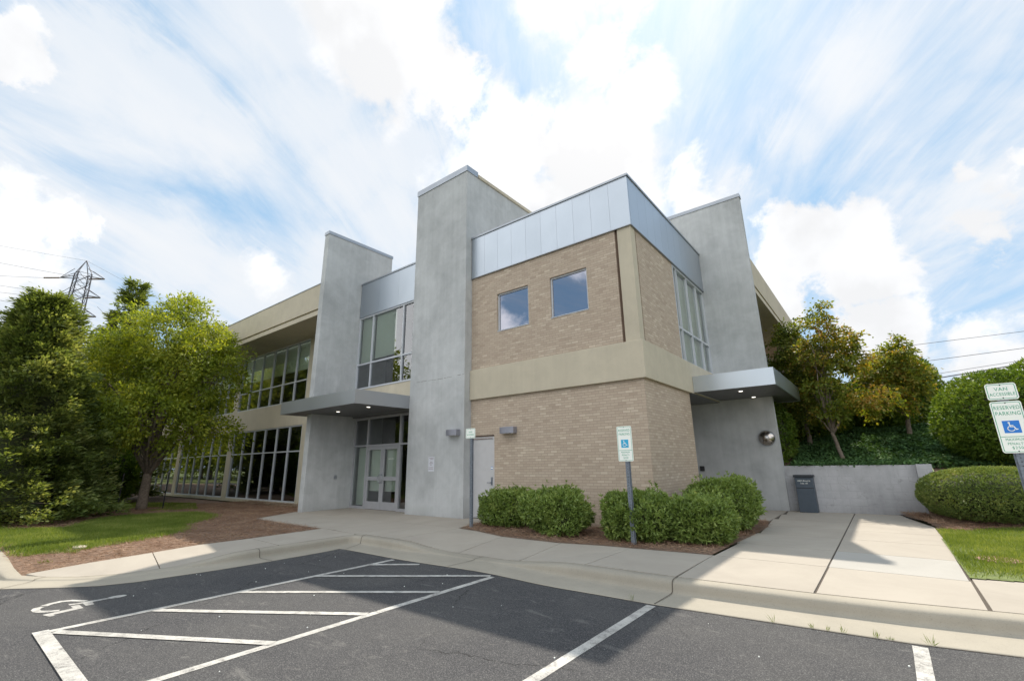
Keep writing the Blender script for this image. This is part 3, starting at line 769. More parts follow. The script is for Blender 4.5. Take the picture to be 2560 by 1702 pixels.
def patch(x, y, s=1.0): return 0.5 + 0.5 * np.sin(x * 2.1 * s + 1.3 * np.sin(y * 1.7 * s)) * np.sin(y * 2.6 * s + 0.8 * np.sin(x * 3.1 * s))
def lawn_soft(x, y):
    j = RNG.normal(size=x.shape) * 0.12; j2 = RNG.normal(size=x.shape) * 0.12
    return inpoly(x + j, y + j2, LAWN)
scatter('grass', lawn_soft, -20, -8.2, -9, -3.6, 150000, 0.075, 0.012, GRASS, lambda x, y: 0 * x - 0.015, True, 'short green lawn grass in front of the conifer at left')
scatter('grass', lambda x, y: inpoly(x, y, RL), 4.75, 9.5, -1.82, 5.0, 95000, 0.06, 0.009, GRASS, lambda x, y: zr(x, y), True, 'short green lawn grass beside the walk at right', dens=lambda x, y: np.clip((y + 1.75) / 0.7, 0.18, 1) * np.clip(0.45 + patch(x, y), 0, 1))
scatter('grass', lambda x, y: inpoly(x, y, [(-7.8, -8.9), (-9.5, -8.9), (-9.4, -7.2), (-8.3, -8.1), (-7.7, -8.5)]) & (patch(x, y, 3) > 0.78), -10, -7, -9, -7, 12000, 0.06, 0.01, GRASS, lambda x, y: mulz(x, y), True, 'thin grass tufts in the pine straw by the left kerb')
scatter('grass', lambda x, y: inpoly(x, y, [(-20.5, -6.2), (-18.8, -6.4), (-17.2, -3.2), (-20.5, -2.2), (-24, -3.5)]) & ~(((x + 19.1) ** 2 + (y + 4.9) ** 2) < 1.3), -24, -17, -6.4, -2, 30000, 0.07, 0.02, GRASS, lambda x, y: 0 * x - 0.015, True, 'shaded grass strip behind the vase shaped tree')
Z0 = lambda x, y: mulz(x, y) + 0.006 + RNG.random(x.shape) * 0.022
scatter('pine_straw', lambda x, y: inpoly(x, y, MUL) & ~inpoly(x, y, LAWN), -20, -6.9, -9, 0, 90000, 0.13, 0.006, STRAW, Z0, False, 'reddish pine straw mulch across the bed left of the entrance', cat='mulch')
scatter('pine_straw', lambda x, y: inpoly(x, y, CB), -4.7, 1.8, -2.35, 3.3, 42000, 0.11, 0.005, STRAW, lambda x, y: 0.008 + 0.03 * RNG.random(x.shape), False, 'reddish pine straw mulch under the shrubs by the brick wall', cat='mulch')
scatter('pine_straw', lambda x, y: ~inpoly(x, y, RL) & ((x > 4.9) | (y > 3.9)) & (x > np.interp(y, [3.9, 5.2, 6.4], [4.80, 4.50, 4.27])), 4.3, 9, 2.8, 6.6, 26000, 0.12, 0.006, STRAW, lambda x, y: np.where(x > 4.9, hgt(np.maximum(x, 5.65), y) - 0.02, 0.07) + 0.02 * RNG.random(x.shape), False, 'reddish pine straw mulch around the clipped hedge at right', cat='mulch')

# ------------------------------------------------------------------ BUILDING
B = thing('office_building', (0, 0, 0), 'two storey office building of grey stucco blades, buff brick and glass with silver metal fascia', 'building')
T0, T1, TY, TZ = -8.24, -5.64, -0.306, 11.75
BLX0, BLX1, BLY0, BLY1, BLZ = -12.32, -12.02, -1.72, 1.42, 10.82
WY0, WY1, WX0, WX1, WZ = 6.32, 6.56, -1.05, 1.67, 10.90
MB().box((T0, TY, -0.1), (T1, 9.0, TZ - 0.22)).build('tower', STUCCO, B)
MB().box((T0 - 0.025, TY - 0.025, TZ - 0.22), (T1 + 0.025, 0.25, TZ)).build('coping', TRIM, B)
MB().box((T1 - 0.15, 0.253, TZ - 0.22), (T1 + 0.045, 9.0, TZ - 0.10)).build('coping', BEIGE, B)
MB().box((T0 + 0.02, 0.253, TZ - 0.22), (T1 - 0.15, 9.0, TZ - 0.13)).build('roof', ROOFM, B)
MB().box((BLX0, BLY0, -0.1), (BLX1, BLY1 + 0.0, BLZ - 0.13)).build('blade_wall', STUCCO, B)
MB().box((BLX0 - 0.025, BLY0 - 0.025, BLZ - 0.13), (BLX1 + 0.025, BLY1 + 0.025, BLZ)).build('coping', TRIM, B)
MB().box((WX0, WY0, -0.1), (WX1, WY1, WZ - 0.13)).build('blade_wall', STUCCO, B)
MB().box((WX0, WY0 - 0.025, WZ - 0.13), (WX1 + 0.025, WY1 + 0.025, WZ)).build('coping', TRIM, B)
# upper brick wall with two window openings (face Y=0)
W1 = (-4.55, -3.34, 5.45, 6.69); W2 = (-2.56, -1.35, 5.46, 6.69)
UB0, UB1 = 4.37, 7.50
ub = MB()
xs = [T1 + 0.002, W1[0], W1[1], W2[0], W2[1], -0.455]
TH = 0.12
for i in range(5):
    a, b = xs[i], xs[i + 1]
    if i in (1, 3):
        wz = W1 if i == 1 else W2
        ub.box((a, 0, UB0), (b, TH, wz[2])); ub.box((a, 0, wz[3]), (b, TH, UB1))
    else: ub.box((a, 0, UB0), (b, TH, UB1))
ub.box((-0.12, 0.335, UB0), (0, 3.08, UB1))
ub.box((-0.12, 3.081, 3.4), (-0.01, 3.35, UB0))
ub.build('upper_brick_wall', BRICK, B)
rc = MB(); rc.box((-0.456, 0.05, UB0), (-0.36, 0.1, UB1)); rc.box((-0.10, 0.26, UB0), (-0.05, 0.336, UB1)); rc.build('expansion_joint', RECESS, B)
cc = MB(); cc.box((-0.375, -0.004, UB0), (0.004, 0.27, UB1)); cc.build('corner_column', BEIGE, B)
bd = MB(); P_ = 0.08
bd.prism([(T1 + 0.001, -P_), (P_, -P_), (P_, 6.319), (-0.3, 6.319), (-0.3, 0.3), (T1 + 0.001, 0.3)], 3.43, 4.37)
bd.build('beige_band', BEIGE, B, bevel=0.012)
lbk = MB(); lbk.box((-4.70, 0, -0.1), (-0.12, TH, 3.429)); lbk.box((-0.12, 0.0, -0.1), (0, 3.35, 3.429)); lbk.box((T1 + 0.002, 0.0, 2.34), (-4.70, TH, 3.429)); lbk.box((-0.9, 3.23, -0.1), (-0.121, 3.35, 3.429))
lbk.build('lower_brick_wall', BRICK, B)
# silver metal fascia panels
def panels_x(mb, x0, x1, n, y, z0, z1, g=0.004):
    w_ = (x1 - x0) / n
    for i in range(n): mb.box((x0 + i * w_ + g / 2, y, z0), (x0 + (i + 1) * w_ - g / 2, y + 0.05, z1))
def panels_y(mb, y0, y1, n, x, z0, z1, g=0.004):
    w_ = (y1 - y0) / n
    for i in range(n): mb.box((x - 0.05, y0 + i * w_ + g / 2, z0), (x, y0 + (i + 1) * w_ - g / 2, z1))
pf = MB(); panels_x(pf, T1 + 0.02, 0.04, 10, -0.04, 7.50, 8.94); pf.build('metal_fascia', PANEL, B)
pf = MB(); panels_y(pf, 0.012, 6.31, 11, 0.04, 7.50, 8.94); pf.build('metal_fascia', PANEL, B)
pf = MB(); panels_x(pf, BLX1 + 0.02, T0 - 0.005, 3, -0.05, 7.46, 8.92); pf.build('metal_fascia', PANEL, B)
pb = MB(); pb.box((T1 + 0.01, 0.02, 7.51), (-0.02, 0.30, 8.9)); pb.box((-0.3, 0.30, 7.51), (-0.02, 6.31, 8.9)); pb.box((BLX1 + 0.01, 0.01, 7.47), (T0, 0.3, 8.88)); pb.build('fascia_backing', SOFFIT, B)
ce = MB(); ce.prism([(T1 + 0.0, -0.07), (0.07, -0.07), (0.07, 6.32), (-0.32, 6.32), (-0.32, 0.32), (T1, 0.32)], 8.94, 9.0); ce.box((BLX1, -0.08, 8.92), (T0, 0.3, 8.98)); ce.build('roof_edge', TRIM, B)
dr = MB(); dr.prism([(T1 + 0.0, -0.055), (0.055, -0.055), (0.055, 6.319), (0.0, 6.319), (0.0, 0.0), (T1, 0.0)], 7.475, 7.499); dr.build('drip_edge', TRIM, B)
rf = MB(); rf.box((T1, 0.3, 8.3), (-0.3, 30, 8.4)); rf.box((-60, 0.35, 8.3), (T0, 30, 8.4)); rf.box((-0.3, 6.56, 8.3), (-0.02, 30, 8.4)); rf.build('roof', ROOFM, B)


def window_x(x0, x1, z0, z1, y, muls, trans, glass, fr=0.05, dep=0.09, blinds=(), name='window', bz=None, fm=None, inner=True):
    """window in a wall that faces -Y: frame (part) > pane, blind"""
    f = MB(); e = 0.001; fm = fm or FRAME
    f.box((x0 + e, y, z0 + e), (x0 + fr, y + dep, z1 - e)); f.box((x1 - fr, y, z0 + e), (x1 - e, y + dep, z1 - e))
    f.box((x0 + fr, y, z0 + e), (x1 - fr, y + dep, z0 + fr)); f.box((x0 + fr, y, z1 - fr), (x1 - fr, y + dep, z1 - e))
    for m in muls: f.box((m - fr / 2, y + 0.002, z0 + fr), (m + fr / 2, y + dep - 0.002, z1 - fr))
    ms = [x0 + fr / 2] + list(muls) + [x1 - fr / 2]
    for tz in trans:
        for a, b in zip(ms, ms[1:]): f.box((a + fr / 2, y + 0.004, tz - fr / 2), (b - fr / 2, y + dep - 0.004, tz + fr / 2))
    fo = f.build(name, fm, B)
    g = MB(); g.quad((x0 + fr, y + dep * 0.55, z0 + fr), (x1 - fr, y + dep * 0.55, z0 + fr), (x1 - fr, y + dep * 0.55, z1 - fr), (x0 + fr, y + dep * 0.55, z1 - fr))
    g.build('pane', glass, fo)
    if blinds:
        b = MB()
        for (a, c, lo, hi) in blinds: b.box((a, y + dep + 0.06, lo), (c, y + dep + 0.065, hi))
        b.each('blind', BLIND, fo)
    return fo


def window_y(y0, y1, z0, z1, x, muls, trans, glass, fr=0.05, dep=0.09, blinds=()):
    """window in a wall that faces +X"""
    f = MB(); e = 0.001
    f.box((x - dep, y0 + e, z0 + e), (x, y0 + fr, z1 - e)); f.box((x - dep, y1 - fr, z0 + e), (x, y1 - e, z1 - e))
    f.box((x - dep, y0 + fr, z0 + e), (x, y1 - fr, z0 + fr)); f.box((x - dep, y0 + fr, z1 - fr), (x, y1 - fr, z1 - e))
    for m in muls: f.box((x - dep + 0.002, m - fr / 2, z0 + fr), (x - 0.002, m + fr / 2, z1 - fr))
    ms = [y0 + fr / 2] + list(muls) + [y1 - fr / 2]
    for tz in trans:
        for a, b in zip(ms, ms[1:]): f.box((x - dep + 0.004, a + fr / 2, tz - fr / 2), (x - 0.004, b - fr / 2, tz + fr / 2))
    fo = f.build('window', FRAME, B)
    g = MB(); xx = x - dep * 0.55; g.quad((xx, y0 + fr, z0 + fr), (xx, y1 - fr, z0 + fr), (xx, y1 - fr, z1 - fr), (xx, y0 + fr, z1 - fr)); g.build('pane', glass, fo)
    if blinds:
        b = MB()
        for (a, c, lo, hi) in blinds: b.box((x - dep - 0.065, a, lo), (x - dep - 0.06, c, hi))
        b.each('blind', BLIND, fo)
    return fo


for Wn in (W1, W2):
    fo = window_x(Wn[0], Wn[1], Wn[2], Wn[3], 0.05, [], [], MGLASS, 0.045, 0.06)
    MB().box((Wn[0] + 0.002, -0.012, Wn[2] + 0.0), (Wn[1] - 0.002, 0.049, Wn[2] + 0.028)).build('sill', TRIM, fo)
# recess windows (A side), upper
window_x(BLX1 + 0.002, T0 - 0.002, 4.43, 7.455, -0.02, [-11.08, -9.17], [5.45], GLASS, 0.06, 0.10, blinds=[(-11.98, -11.12, 5.55, 7.42), (-11.04, -9.75, 5.62, 7.42)])
MB().box((BLX1 + 0.001, 0.0, 3.45), (T0 - 0.001, 0.25, 4.429)).build('spandrel', BEIGE, B)
# B side upper
window_y(3.085, 6.318, 4.372, 7.47, 0.0, [3.45, 4.44, 5.44], [5.43], GLASS, 0.06, 0.10, blinds=[(3.15, 6.28, 4.45, 7.42)])
# storefront at the recess
GY = 0.177
sf = MB()
XL, XD0, XD1, XRR = -12.018, -11.13, -9.20, -8.242
for a in (XL, XRR - 0.06): sf.box((a, GY - 0.06, 0), (a + 0.06, GY + 0.06, 3.32))
for a in (XD0, XD1): sf.box((a - 0.04, GY - 0.062, 0), (a + 0.04, GY + 0.062, 3.30))
for a, b in ((XL + 0.06, XD0 - 0.04), (XD1 + 0.04, XRR - 0.06)):
    sf.box((a, GY - 0.055, 0), (b, GY + 0.055, 0.09)); sf.box((a, GY - 0.055, 2.22), (b, GY + 0.055, 2.28)); sf.box((a, GY - 0.055, 3.24), (b, GY + 0.055, 3.315))
sf.box((XD0 + 0.04, GY - 0.057, 2.20), (XD1 - 0.04, GY + 0.055, 2.28)); sf.box((XD0 + 0.04, GY - 0.055, 3.24), (XD1 - 0.04, GY + 0.055, 3.315))
SFo = sf.build('storefront', DOORF, B)
g = MB()
for a, b in ((XL + 0.06, XD0 - 0.04), (XD1 + 0.04, XRR - 0.06)):
    g.quad((a, GY, 0.09), (b, GY, 0.09), (b, GY, 2.22), (a, GY, 2.22)); g.quad((a, GY, 2.28), (b, GY, 2.28), (b, GY, 3.24), (a, GY, 3.24))
g.quad((XD0 + 0.04, GY, 2.28), (XD1 - 0.04, GY, 2.28), (XD1 - 0.04, GY, 3.24), (XD0 + 0.04, GY, 3.24)); g.build('pane', GLASS, SFo)
bl = MB(); bl.box((XL + 0.1, GY + 0.15, 0.1), (XD0 - 0.05, GY + 0.155, 2.2)); bl.box((XD1 + 0.25, GY + 0.15, 0.1), (XRR - 0.07, GY + 0.155, 2.2)); bl.each('blind', BLIND, SFo)
LXM = (XD0 + XD1) / 2
for k, (a, b) in enumerate(((XD0 + 0.043, LXM - 0.004), (LXM + 0.004, XD1 - 0.043))):
    f = MB(); z1 = 2.195; y0, y1 = GY - 0.045, GY + 0.0
    f.box((a, y0, 0.01), (a + 0.10, y1, z1)); f.box((b - 0.10, y0, 0.01), (b, y1, z1))
    f.box((a + 0.1, y0, 0.01), (b - 0.1, y1, 0.27)); f.box((a + 0.1, y0, 1.0), (b - 0.1, y1, 1.13)); f.box((a + 0.1, y0, z1 - 0.11), (b - 0.1, y1, z1))
    d_ = f.build('door', DOORF, B, label='glazed aluminium entrance leaf')
    g = MB(); g.quad((a + .1, GY - 0.02, .27), (b - .1, GY - 0.02, .27), (b - .1, GY - 0.02, 1.0), (a + .1, GY - 0.02, 1.0)); g.quad((a + .1, GY - 0.02, 1.13), (b - .1, GY - 0.02, 1.13), (b - .1, GY - 0.02, z1 - .11), (a + .1, GY - 0.02, z1 - .11)); g.build('pane', GLASS, d_)
    bl = MB(); bl.box((a + .03, GY + 0.10, .62), (b - .03, GY + 0.105, z1 - .03)); bl.build('blind', BLIND, d_)
    hx = (b - 0.05) if k == 0 else (a + 0.05); sgn = -1 if k == 0 else 1
    h = MB(); pts = [(hx, y0, 0.92), (hx + sgn * 0.0, y0 - 0.06, 0.92), (hx + sgn * 0.05, y0 - 0.075, 0.98), (hx + sgn * 0.06, y0 - 0.075, 1.06), (hx + sgn * 0.05, y0 - 0.075, 1.14), (hx, y0 - 0.06, 1.20), (hx, y0, 1.20)]
    h.tube(pts, 0.013, 8); h.build('handle', TRIM, d_, smooth=True)
# interior volumes seen through the glass
it = MB()
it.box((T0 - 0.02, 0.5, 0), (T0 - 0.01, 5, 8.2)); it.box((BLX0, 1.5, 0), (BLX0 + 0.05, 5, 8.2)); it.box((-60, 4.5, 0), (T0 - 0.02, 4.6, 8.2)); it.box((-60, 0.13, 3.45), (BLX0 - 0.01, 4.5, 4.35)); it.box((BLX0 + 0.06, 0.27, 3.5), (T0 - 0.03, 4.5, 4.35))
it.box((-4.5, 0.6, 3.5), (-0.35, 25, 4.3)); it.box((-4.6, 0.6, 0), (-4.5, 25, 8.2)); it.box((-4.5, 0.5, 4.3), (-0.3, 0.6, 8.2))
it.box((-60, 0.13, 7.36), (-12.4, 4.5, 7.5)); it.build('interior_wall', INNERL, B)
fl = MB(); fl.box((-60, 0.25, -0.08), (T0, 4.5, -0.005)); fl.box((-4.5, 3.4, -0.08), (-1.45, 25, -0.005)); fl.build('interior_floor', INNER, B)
# side entrance recess (B side)
se = MB(); se.box((-1.05, 3.36, 0), (-1.0, 6.318, 3.42)); so_ = se.build('side_entrance', DOORF, B)
# left wing
GWT, GWS, GBT = 7.32, 4.43, 3.35
FYo = -1.66
fa = MB(); fa.box((-60, FYo, 7.58), (BLX0 - 0.001, FYo + 0.30, 8.62)); fa.box((-60, FYo + 0.07, 7.50), (BLX0 - 0.001, FYo + 0.30, 7.58)); fa.box((-60, FYo + 0.012, 7.32), (BLX0 - 0.001, FYo + 0.30, 7.50))
fa.build('roof_fascia', BEIGE, B)
MB().box((-60, FYo - 0.02, 8.621), (BLX0 - 0.002, FYo + 0.32, 8.65)).build('roof_edge', TRIM, B)
MB().box((-60, FYo + 0.301, 7.33), (BLX0 - 0.001, 0.0, 7.40)).build('soffit', BEIGE, B)
MB().box((-60, -0.03, GBT), (BLX0 - 0.001, 0.12, GWS)).build('beige_band', BEIGE, B)
cm = MB(); cm.box((-15.89, -0.02, 0), (-15.35, 0.12, GBT - 0.001)); cm.box((-15.89, -0.02, GWS + 0.001), (BLX0 - 0.001, 0.12, 7.329)); 
x = -15.9; bays = []
while x > -58:
    bays.append((x - 7.21, x)); cm.box((x - 7.21 - 0.55, -0.02, 0), (x - 7.215, 0.12, GBT - 0.001)); cm.box((x - 7.21 - 0.55, -0.02, GWS + 0.001), (x - 7.215, 0.12, 7.329)); x -= 7.77
cm.each('column', BEIGE, B)
MB().box((-15.349, -0.01, 0), (BLX0 - 0.001, 0.12, GBT - 0.001)).build('brick_pier', BRICK, B)
for (a, b) in bays:
    mu = [a + (b - a) * i / 6 for i in range(1, 6)]
    window_x(a, b, GWS + 0.002, GWT, 0.0, mu, [5.40], GLASS, 0.055, 0.10, blinds=[(a + 0.06, b - 0.06, 5.95, 7.28)])
    window_x(a, b, 0.03, GBT - 0.002, 0.0, mu, [2.20], DGLASS, 0.055, 0.10)
MB().box((-58, -0.06, -0.1), (BLX0 - 0.01, 0.1, 0.029)).build('plinth', BEIGE, B)
# right wing
FX = 1.60
fa = MB(); fa.box((FX - 0.3, WY1 + 0.001, 7.58), (FX, 30, 8.62)); fa.box((FX - 0.3, WY1 + 0.001, 7.50), (FX - 0.07, 30, 7.58)); fa.box((FX - 0.3, WY1 + 0.001, 7.32), (FX - 0.012, 30, 7.50)); fa.build('roof_fascia', BEIGE, B)
MB().box((0, WY1 + 0.001, 7.33), (FX - 0.301, 30, 7.40)).build('soffit', BEIGE, B)
MB().box((-0.12, WY1 + 0.001, GBT), (0.03, 30, GWS)).build('beige_band', BEIGE, B)
y = 7.2
while y < 28:
    window_y(y, y + 7.2, GWS + 0.002, GWT, 0.0, [y + 1.2 * i for i in range(1, 6)], [5.40], DGLASS, 0.055, 0.10)
    y += 7.75
MB().box((-0.12, WY1 + .001, 0), (0.0, 30, GBT - .001)).build('lower_wall', BRICK, B)
cm = MB(); cm.box((-0.12, WY1 + .001, GWS + .001), (0.02, 7.19, 7.329)); cm.box((-0.12, 14.41, 0), (0.02, 14.94, 7.329)) if False else cm.box((-0.12, 14.41, GWS + .001), (0.02, 14.94, 7.329))
cm.each('column', BEIGE, B)
# canopies
def canopy(x0, x1, y0, y1, z0, z1, mat, faces, lights, holes=None):
    m = MB(); t = 0.04
    m.box((x0, y0, z0), (x1, y0 + t, z1)); m.box((x0, y0 + t, z0), (x0 + t, y1, z1)); m.box((x1 - t, y0 + t, z0), (x1, y1, z1)); m.box((x0 + t, y1 - t, z0), (x1 - t, y1, z1))
    m.box((x0 + t, y0 + t, z1 - 0.06), (x1 - t, y1 - t, z1 - 0.02))
    c = m.build('canopy', mat, B)
    s = MB(); n = max(1, int((y1 - y0) / 0.6))
    for i in range(n):
        a = y0 + t + (y1 - y0 - 2 * t) * i / n; b = y0 + t + (y1 - y0 - 2 * t) * (i + 1) / n
        s.box((x0 + t + .002, a + .003, z0 + 0.012), (x1 - t - .002, b - .003, z0 + 0.02))
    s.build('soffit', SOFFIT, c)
    for lx, ly in lights:
        q = MB(); q.tube([(lx, ly, z0 + 0.004), (lx, ly, z0 + 0.03)], 0.075, 20); lo = q.build('downlight', TRIM, c)
    q = MB()
    for lx, ly in lights: q.tube([(lx, ly, z0 + 0.001), (lx, ly, z0 + 0.0035)], 0.055, 20)
    q.each('lamp_lens', LENS, c)
    return c
canopy(-12.95, T0 - 0.001, -2.42, -0.025, 3.37, 3.81, CANOPY, None, [(-10.72, -1.45), (-8.85, -1.5)])
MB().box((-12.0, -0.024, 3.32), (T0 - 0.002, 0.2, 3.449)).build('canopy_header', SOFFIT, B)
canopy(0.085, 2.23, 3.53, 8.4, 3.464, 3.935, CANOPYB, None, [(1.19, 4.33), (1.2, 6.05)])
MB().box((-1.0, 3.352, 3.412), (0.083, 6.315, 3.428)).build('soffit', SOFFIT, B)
# side metal door in the brick wall
f = MB(); f.box((-5.63, 0.02, 0), (-5.57, 0.10, 2.30)); f.box((-4.76, 0.02, 0), (-4.70, 0.10, 2.30)); f.box((-5.57, 0.02, 2.235), (-4.76, 0.10, 2.30))
fo = f.build('door_frame', DOORW, B)
MB().box((-5.565, 0.045, 0.01), (-4.765, 0.09, 2.23)).build('door', DOORW, fo)
r_ = MB(); r_.box((-5.56, 0.017, 2.236), (-5.0, 0.0195, 2.246)); r_.box((-4.98, 0.017, 2.24), (-4.80, 0.0195, 2.248)); r_.each('rust_streak', RUST, fo)
MB().box((-5.63, -0.004, 2.301), (-4.70, 0.05, 2.325)).build('lintel', RECESS, fo)
h = MB(); h.box((-4.86, 0.03, 0.92), (-4.81, 0.044, 1.14)); h.tube([(-4.835, 0.03, 0.99), (-4.835, -0.02, 0.99), (-4.97, -0.02, 0.99)], 0.011, 8); h.build('handle', GALV, fo)
s_ = MB(); s_.box((-4.87, 0.041, 1.36), (-4.80, 0.0445, 1.375)); s_.box((-4.87, 0.041, 1.415), (-4.80, 0.0445, 1.43)); s_.each('sticker', BLUE, fo)
MB().box((-4.87, 0.042, 1.376), (-4.80, 0.0448, 1.414)).build('sticker', WHITE, fo)
# wall lamps
def wall_lamp(x0, x1, y, z0, z1, dpt=0.2):
    n = 10; front = [(x0 + (x1 - x0) * i / n, y - dpt + 0.035 * (2 * i / n - 1) ** 2) for i in range(n + 1)]
    m = MB(); m.prism([(x0, y)] + front + [(x1, y)], z0, z1); o_ = m.build('wall_lamp', LAMPM, B)
    MB().box((x0 + 0.04, y - dpt + 0.06, z0 - 0.004), (x1 - 0.04, y - 0.03, z0 - 0.001)).build('diffuser', WHITE, o_)
wall_lamp(-6.25, -5.80, TY, 2.36, 2.54); wall_lamp(-4.36, -3.86, -0.001, 2.34, 2.52)
# dome lamp on the side blade
dm = MB(); R_, H_ = 0.245, 0.17; seg, ring = 28, 8; cx_, cz_ = 1.345, 2.17
vs = []; 
for j in range(ring + 1):
    a = j / ring * math.pi / 2
    for i in range(seg):
        t = 2 * math.pi * i / seg; vs.append((cx_ + R_ * math.cos(a) * math.cos(t), WY0 - 0.01 - H_ * math.sin(a), cz_ + R_ * math.cos(a) * math.sin(t)))
dm.add(vs, [(j * seg + i, j * seg + (i + 1) % seg, (j + 1) * seg + (i + 1) % seg, (j + 1) * seg + i) for j in range(ring) for i in range(seg)])
dmo = dm.build('dome_lamp', CHROME, B, smooth=True)
rr = MB(); rr.tube([(cx_, WY0 - 0.018, cz_), (cx_, WY0 - 0.001, cz_)], 0.262, 28); rr.build('rim', TRIM, dmo)
MB().box((-0.82, WY0 - 0.05, 1.17), (-0.68, WY0 - 0.001, 1.33)).build('card_reader', BLACK, B)
MB().box((-10.0 + 0, 0, 0), (-9.99, 0.01, 0.01)).build('hidden', BLACK, B) if False else None
MB().box((BLX1 + 0.001, -0.62, 1.06), (BLX1 + 0.03, -0.52, 1.20)).build('push_button', TRIM, B)
ck = MB(); x_ = T0 + 0.03
while x_ < T1 - 0.1:
    l_ = random.uniform(0.06, 0.3); z_ = 4.22 + 0.012 * math.sin(x_ * 3)
    if random.random() < 0.72: ck.box((x_, TY - 0.0015, z_ - random.uniform(0.003, 0.008)), (min(x_ + l_, T1 - 0.02), TY + 0.01, z_ + 0.003))
    x_ += l_ + random.uniform(0, 0.06)
ck.build('hairline_crack', JOINT, B, kind='stuff')
# paper notice on the tower
nt = MB(); nt.box((-7.18, TY - 0.004, 1.31), (-6.91, TY - 0.001, 1.76)); nt.cur = 1; ln = nt
for z, a, b in ((1.72, .03, .24), (1.68, .08, .22), (1.60, .07, .18), (1.555, .05, .20), (1.51, .08, .15), (1.43, .01, .22), (1.385, .01, .22)):
    q = a
    while q < b:
        l_ = random.uniform(0.02, 0.05); ln.box((-7.17 + q, TY - 0.0055, z - 0.008), (-7.17 + min(b, q + l_), TY - 0.0042, z + 0.008)); q += l_ + 0.01
nt.build('notice', [PAPER, INK], B)


# ------------------------------------------------------------------ text
def text_mesh(body, size, loc, mat, parent, name='lettering', spacing=1.0, align='CENTER', rot=(math.pi / 2, 0, 0), depth=0.0008, xs=1.0):
    cu = bpy.data.curves.new(name, 'FONT'); cu.body = body; cu.size = size; cu.align_x = align; cu.align_y = 'CENTER'; cu.extrude = depth; cu.space_character = spacing; cu.offset = 0.0
    tmp = bpy.data.objects.new('tmp_text', cu); COL.objects.link(tmp)
    dg = bpy.context.evaluated_depsgraph_get(); dg.update()
    me = bpy.data.meshes.new_from_object(tmp.evaluated_get(dg)); bpy.data.objects.remove(tmp)
    me.materials.clear()
    Mx = Matrix.Translation(Vector(loc) - root_loc(parent)) @ Matrix.Rotation(rot[0], 4, 'X') @ Matrix.Diagonal((xs, 1, 1, 1))
    me.transform(Mx)
    return put(name, me, mat, parent)

def disc(mb, cx, cz, r, y, n=18): mb.quad(*[(cx + r * math.cos(2 * math.pi * i / n), y, cz + r * math.sin(2 * math.pi * i / n)) for i in range(n)])
def stroke(mb, pts, wd, y):
    for (a, b) in zip(pts, pts[1:]):
        a = Vector((a[0], 0, a[1])); b = Vector((b[0], 0, b[1])); d = (b - a).normalized(); s = Vector((-d.z, 0, d.x)) * wd / 2
        P = [a - s, b - s, b + s, a + s]; mb.quad(*[(p.x, y, p.z) for p in P]); disc(mb, a.x, a.z, wd / 2, y - 0.00002, 10); disc(mb, b.x, b.z, wd / 2, y - 0.00003, 10)
def isa_symbol(mb, cx, cz, s, y):
    """wheelchair symbol, s = half height"""
    def p(u, v): return (cx + u * s, cz + v * s)
    disc(mb, *p(-0.18, 0.72), 0.14 * s, y)
    stroke(mb, [p(-0.16, 0.50), p(-0.10, 0.02), p(0.34, 0.02), p(0.56, -0.48), p(0.74, -0.42)], 0.15 * s, y - 0.0001)
    stroke(mb, [p(-0.13, 0.24), p(0.26, 0.24)], 0.11 * s, y - 0.0002)
    arc = [p(-0.06 + 0.44 * math.cos(math.radians(a)), -0.32 + 0.42 * math.sin(math.radians(a))) for a in range(118, 345, 12)]
    stroke(mb, arc, 0.13 * s, y - 0.0003)

def rrect(x0, x1, z0, z1, r, y, n=5):
    P = []
    for cx, cz, a0 in ((x1 - r, z1 - r, 0), (x0 + r, z1 - r, 90), (x0 + r, z0 + r, 180), (x1 - r, z0 + r, 270)):
        for i in range(n + 1):
            a = math.radians(a0 + 90 * i / n); P.append((cx + r * math.cos(a), y, cz + r * math.sin(a)))
    return P
def plate(x0, x1, z0, z1, y, r=0.03, th=0.004):
    m = MB(); F_ = rrect(x0, x1, z0, z1, r, y); Bk = [(a, y + th, c) for a, _, c in F_]; n = len(F_)
    m.add(F_ + Bk, [tuple(range(n)), tuple(range(2 * n - 1, n - 1, -1))] + [(i, n + i, n + (i + 1) % n, (i + 1) % n) for i in range(n)])
    return m
def border(x0, x1, z0, z1, y, ins=0.012, wd=0.007, r=0.022):
    m = MB(); A = rrect(x0 + ins, x1 - ins, z0 + ins, z1 - ins, r, y); Bb = rrect(x0 + ins + wd, x1 - ins - wd, z0 + ins + wd, z1 - ins - wd, max(0.004, r - wd), y)
    n = len(A); m.add(A + Bb, [(i, (i + 1) % n, n + (i + 1) % n, n + i) for i in range(n)]); return m

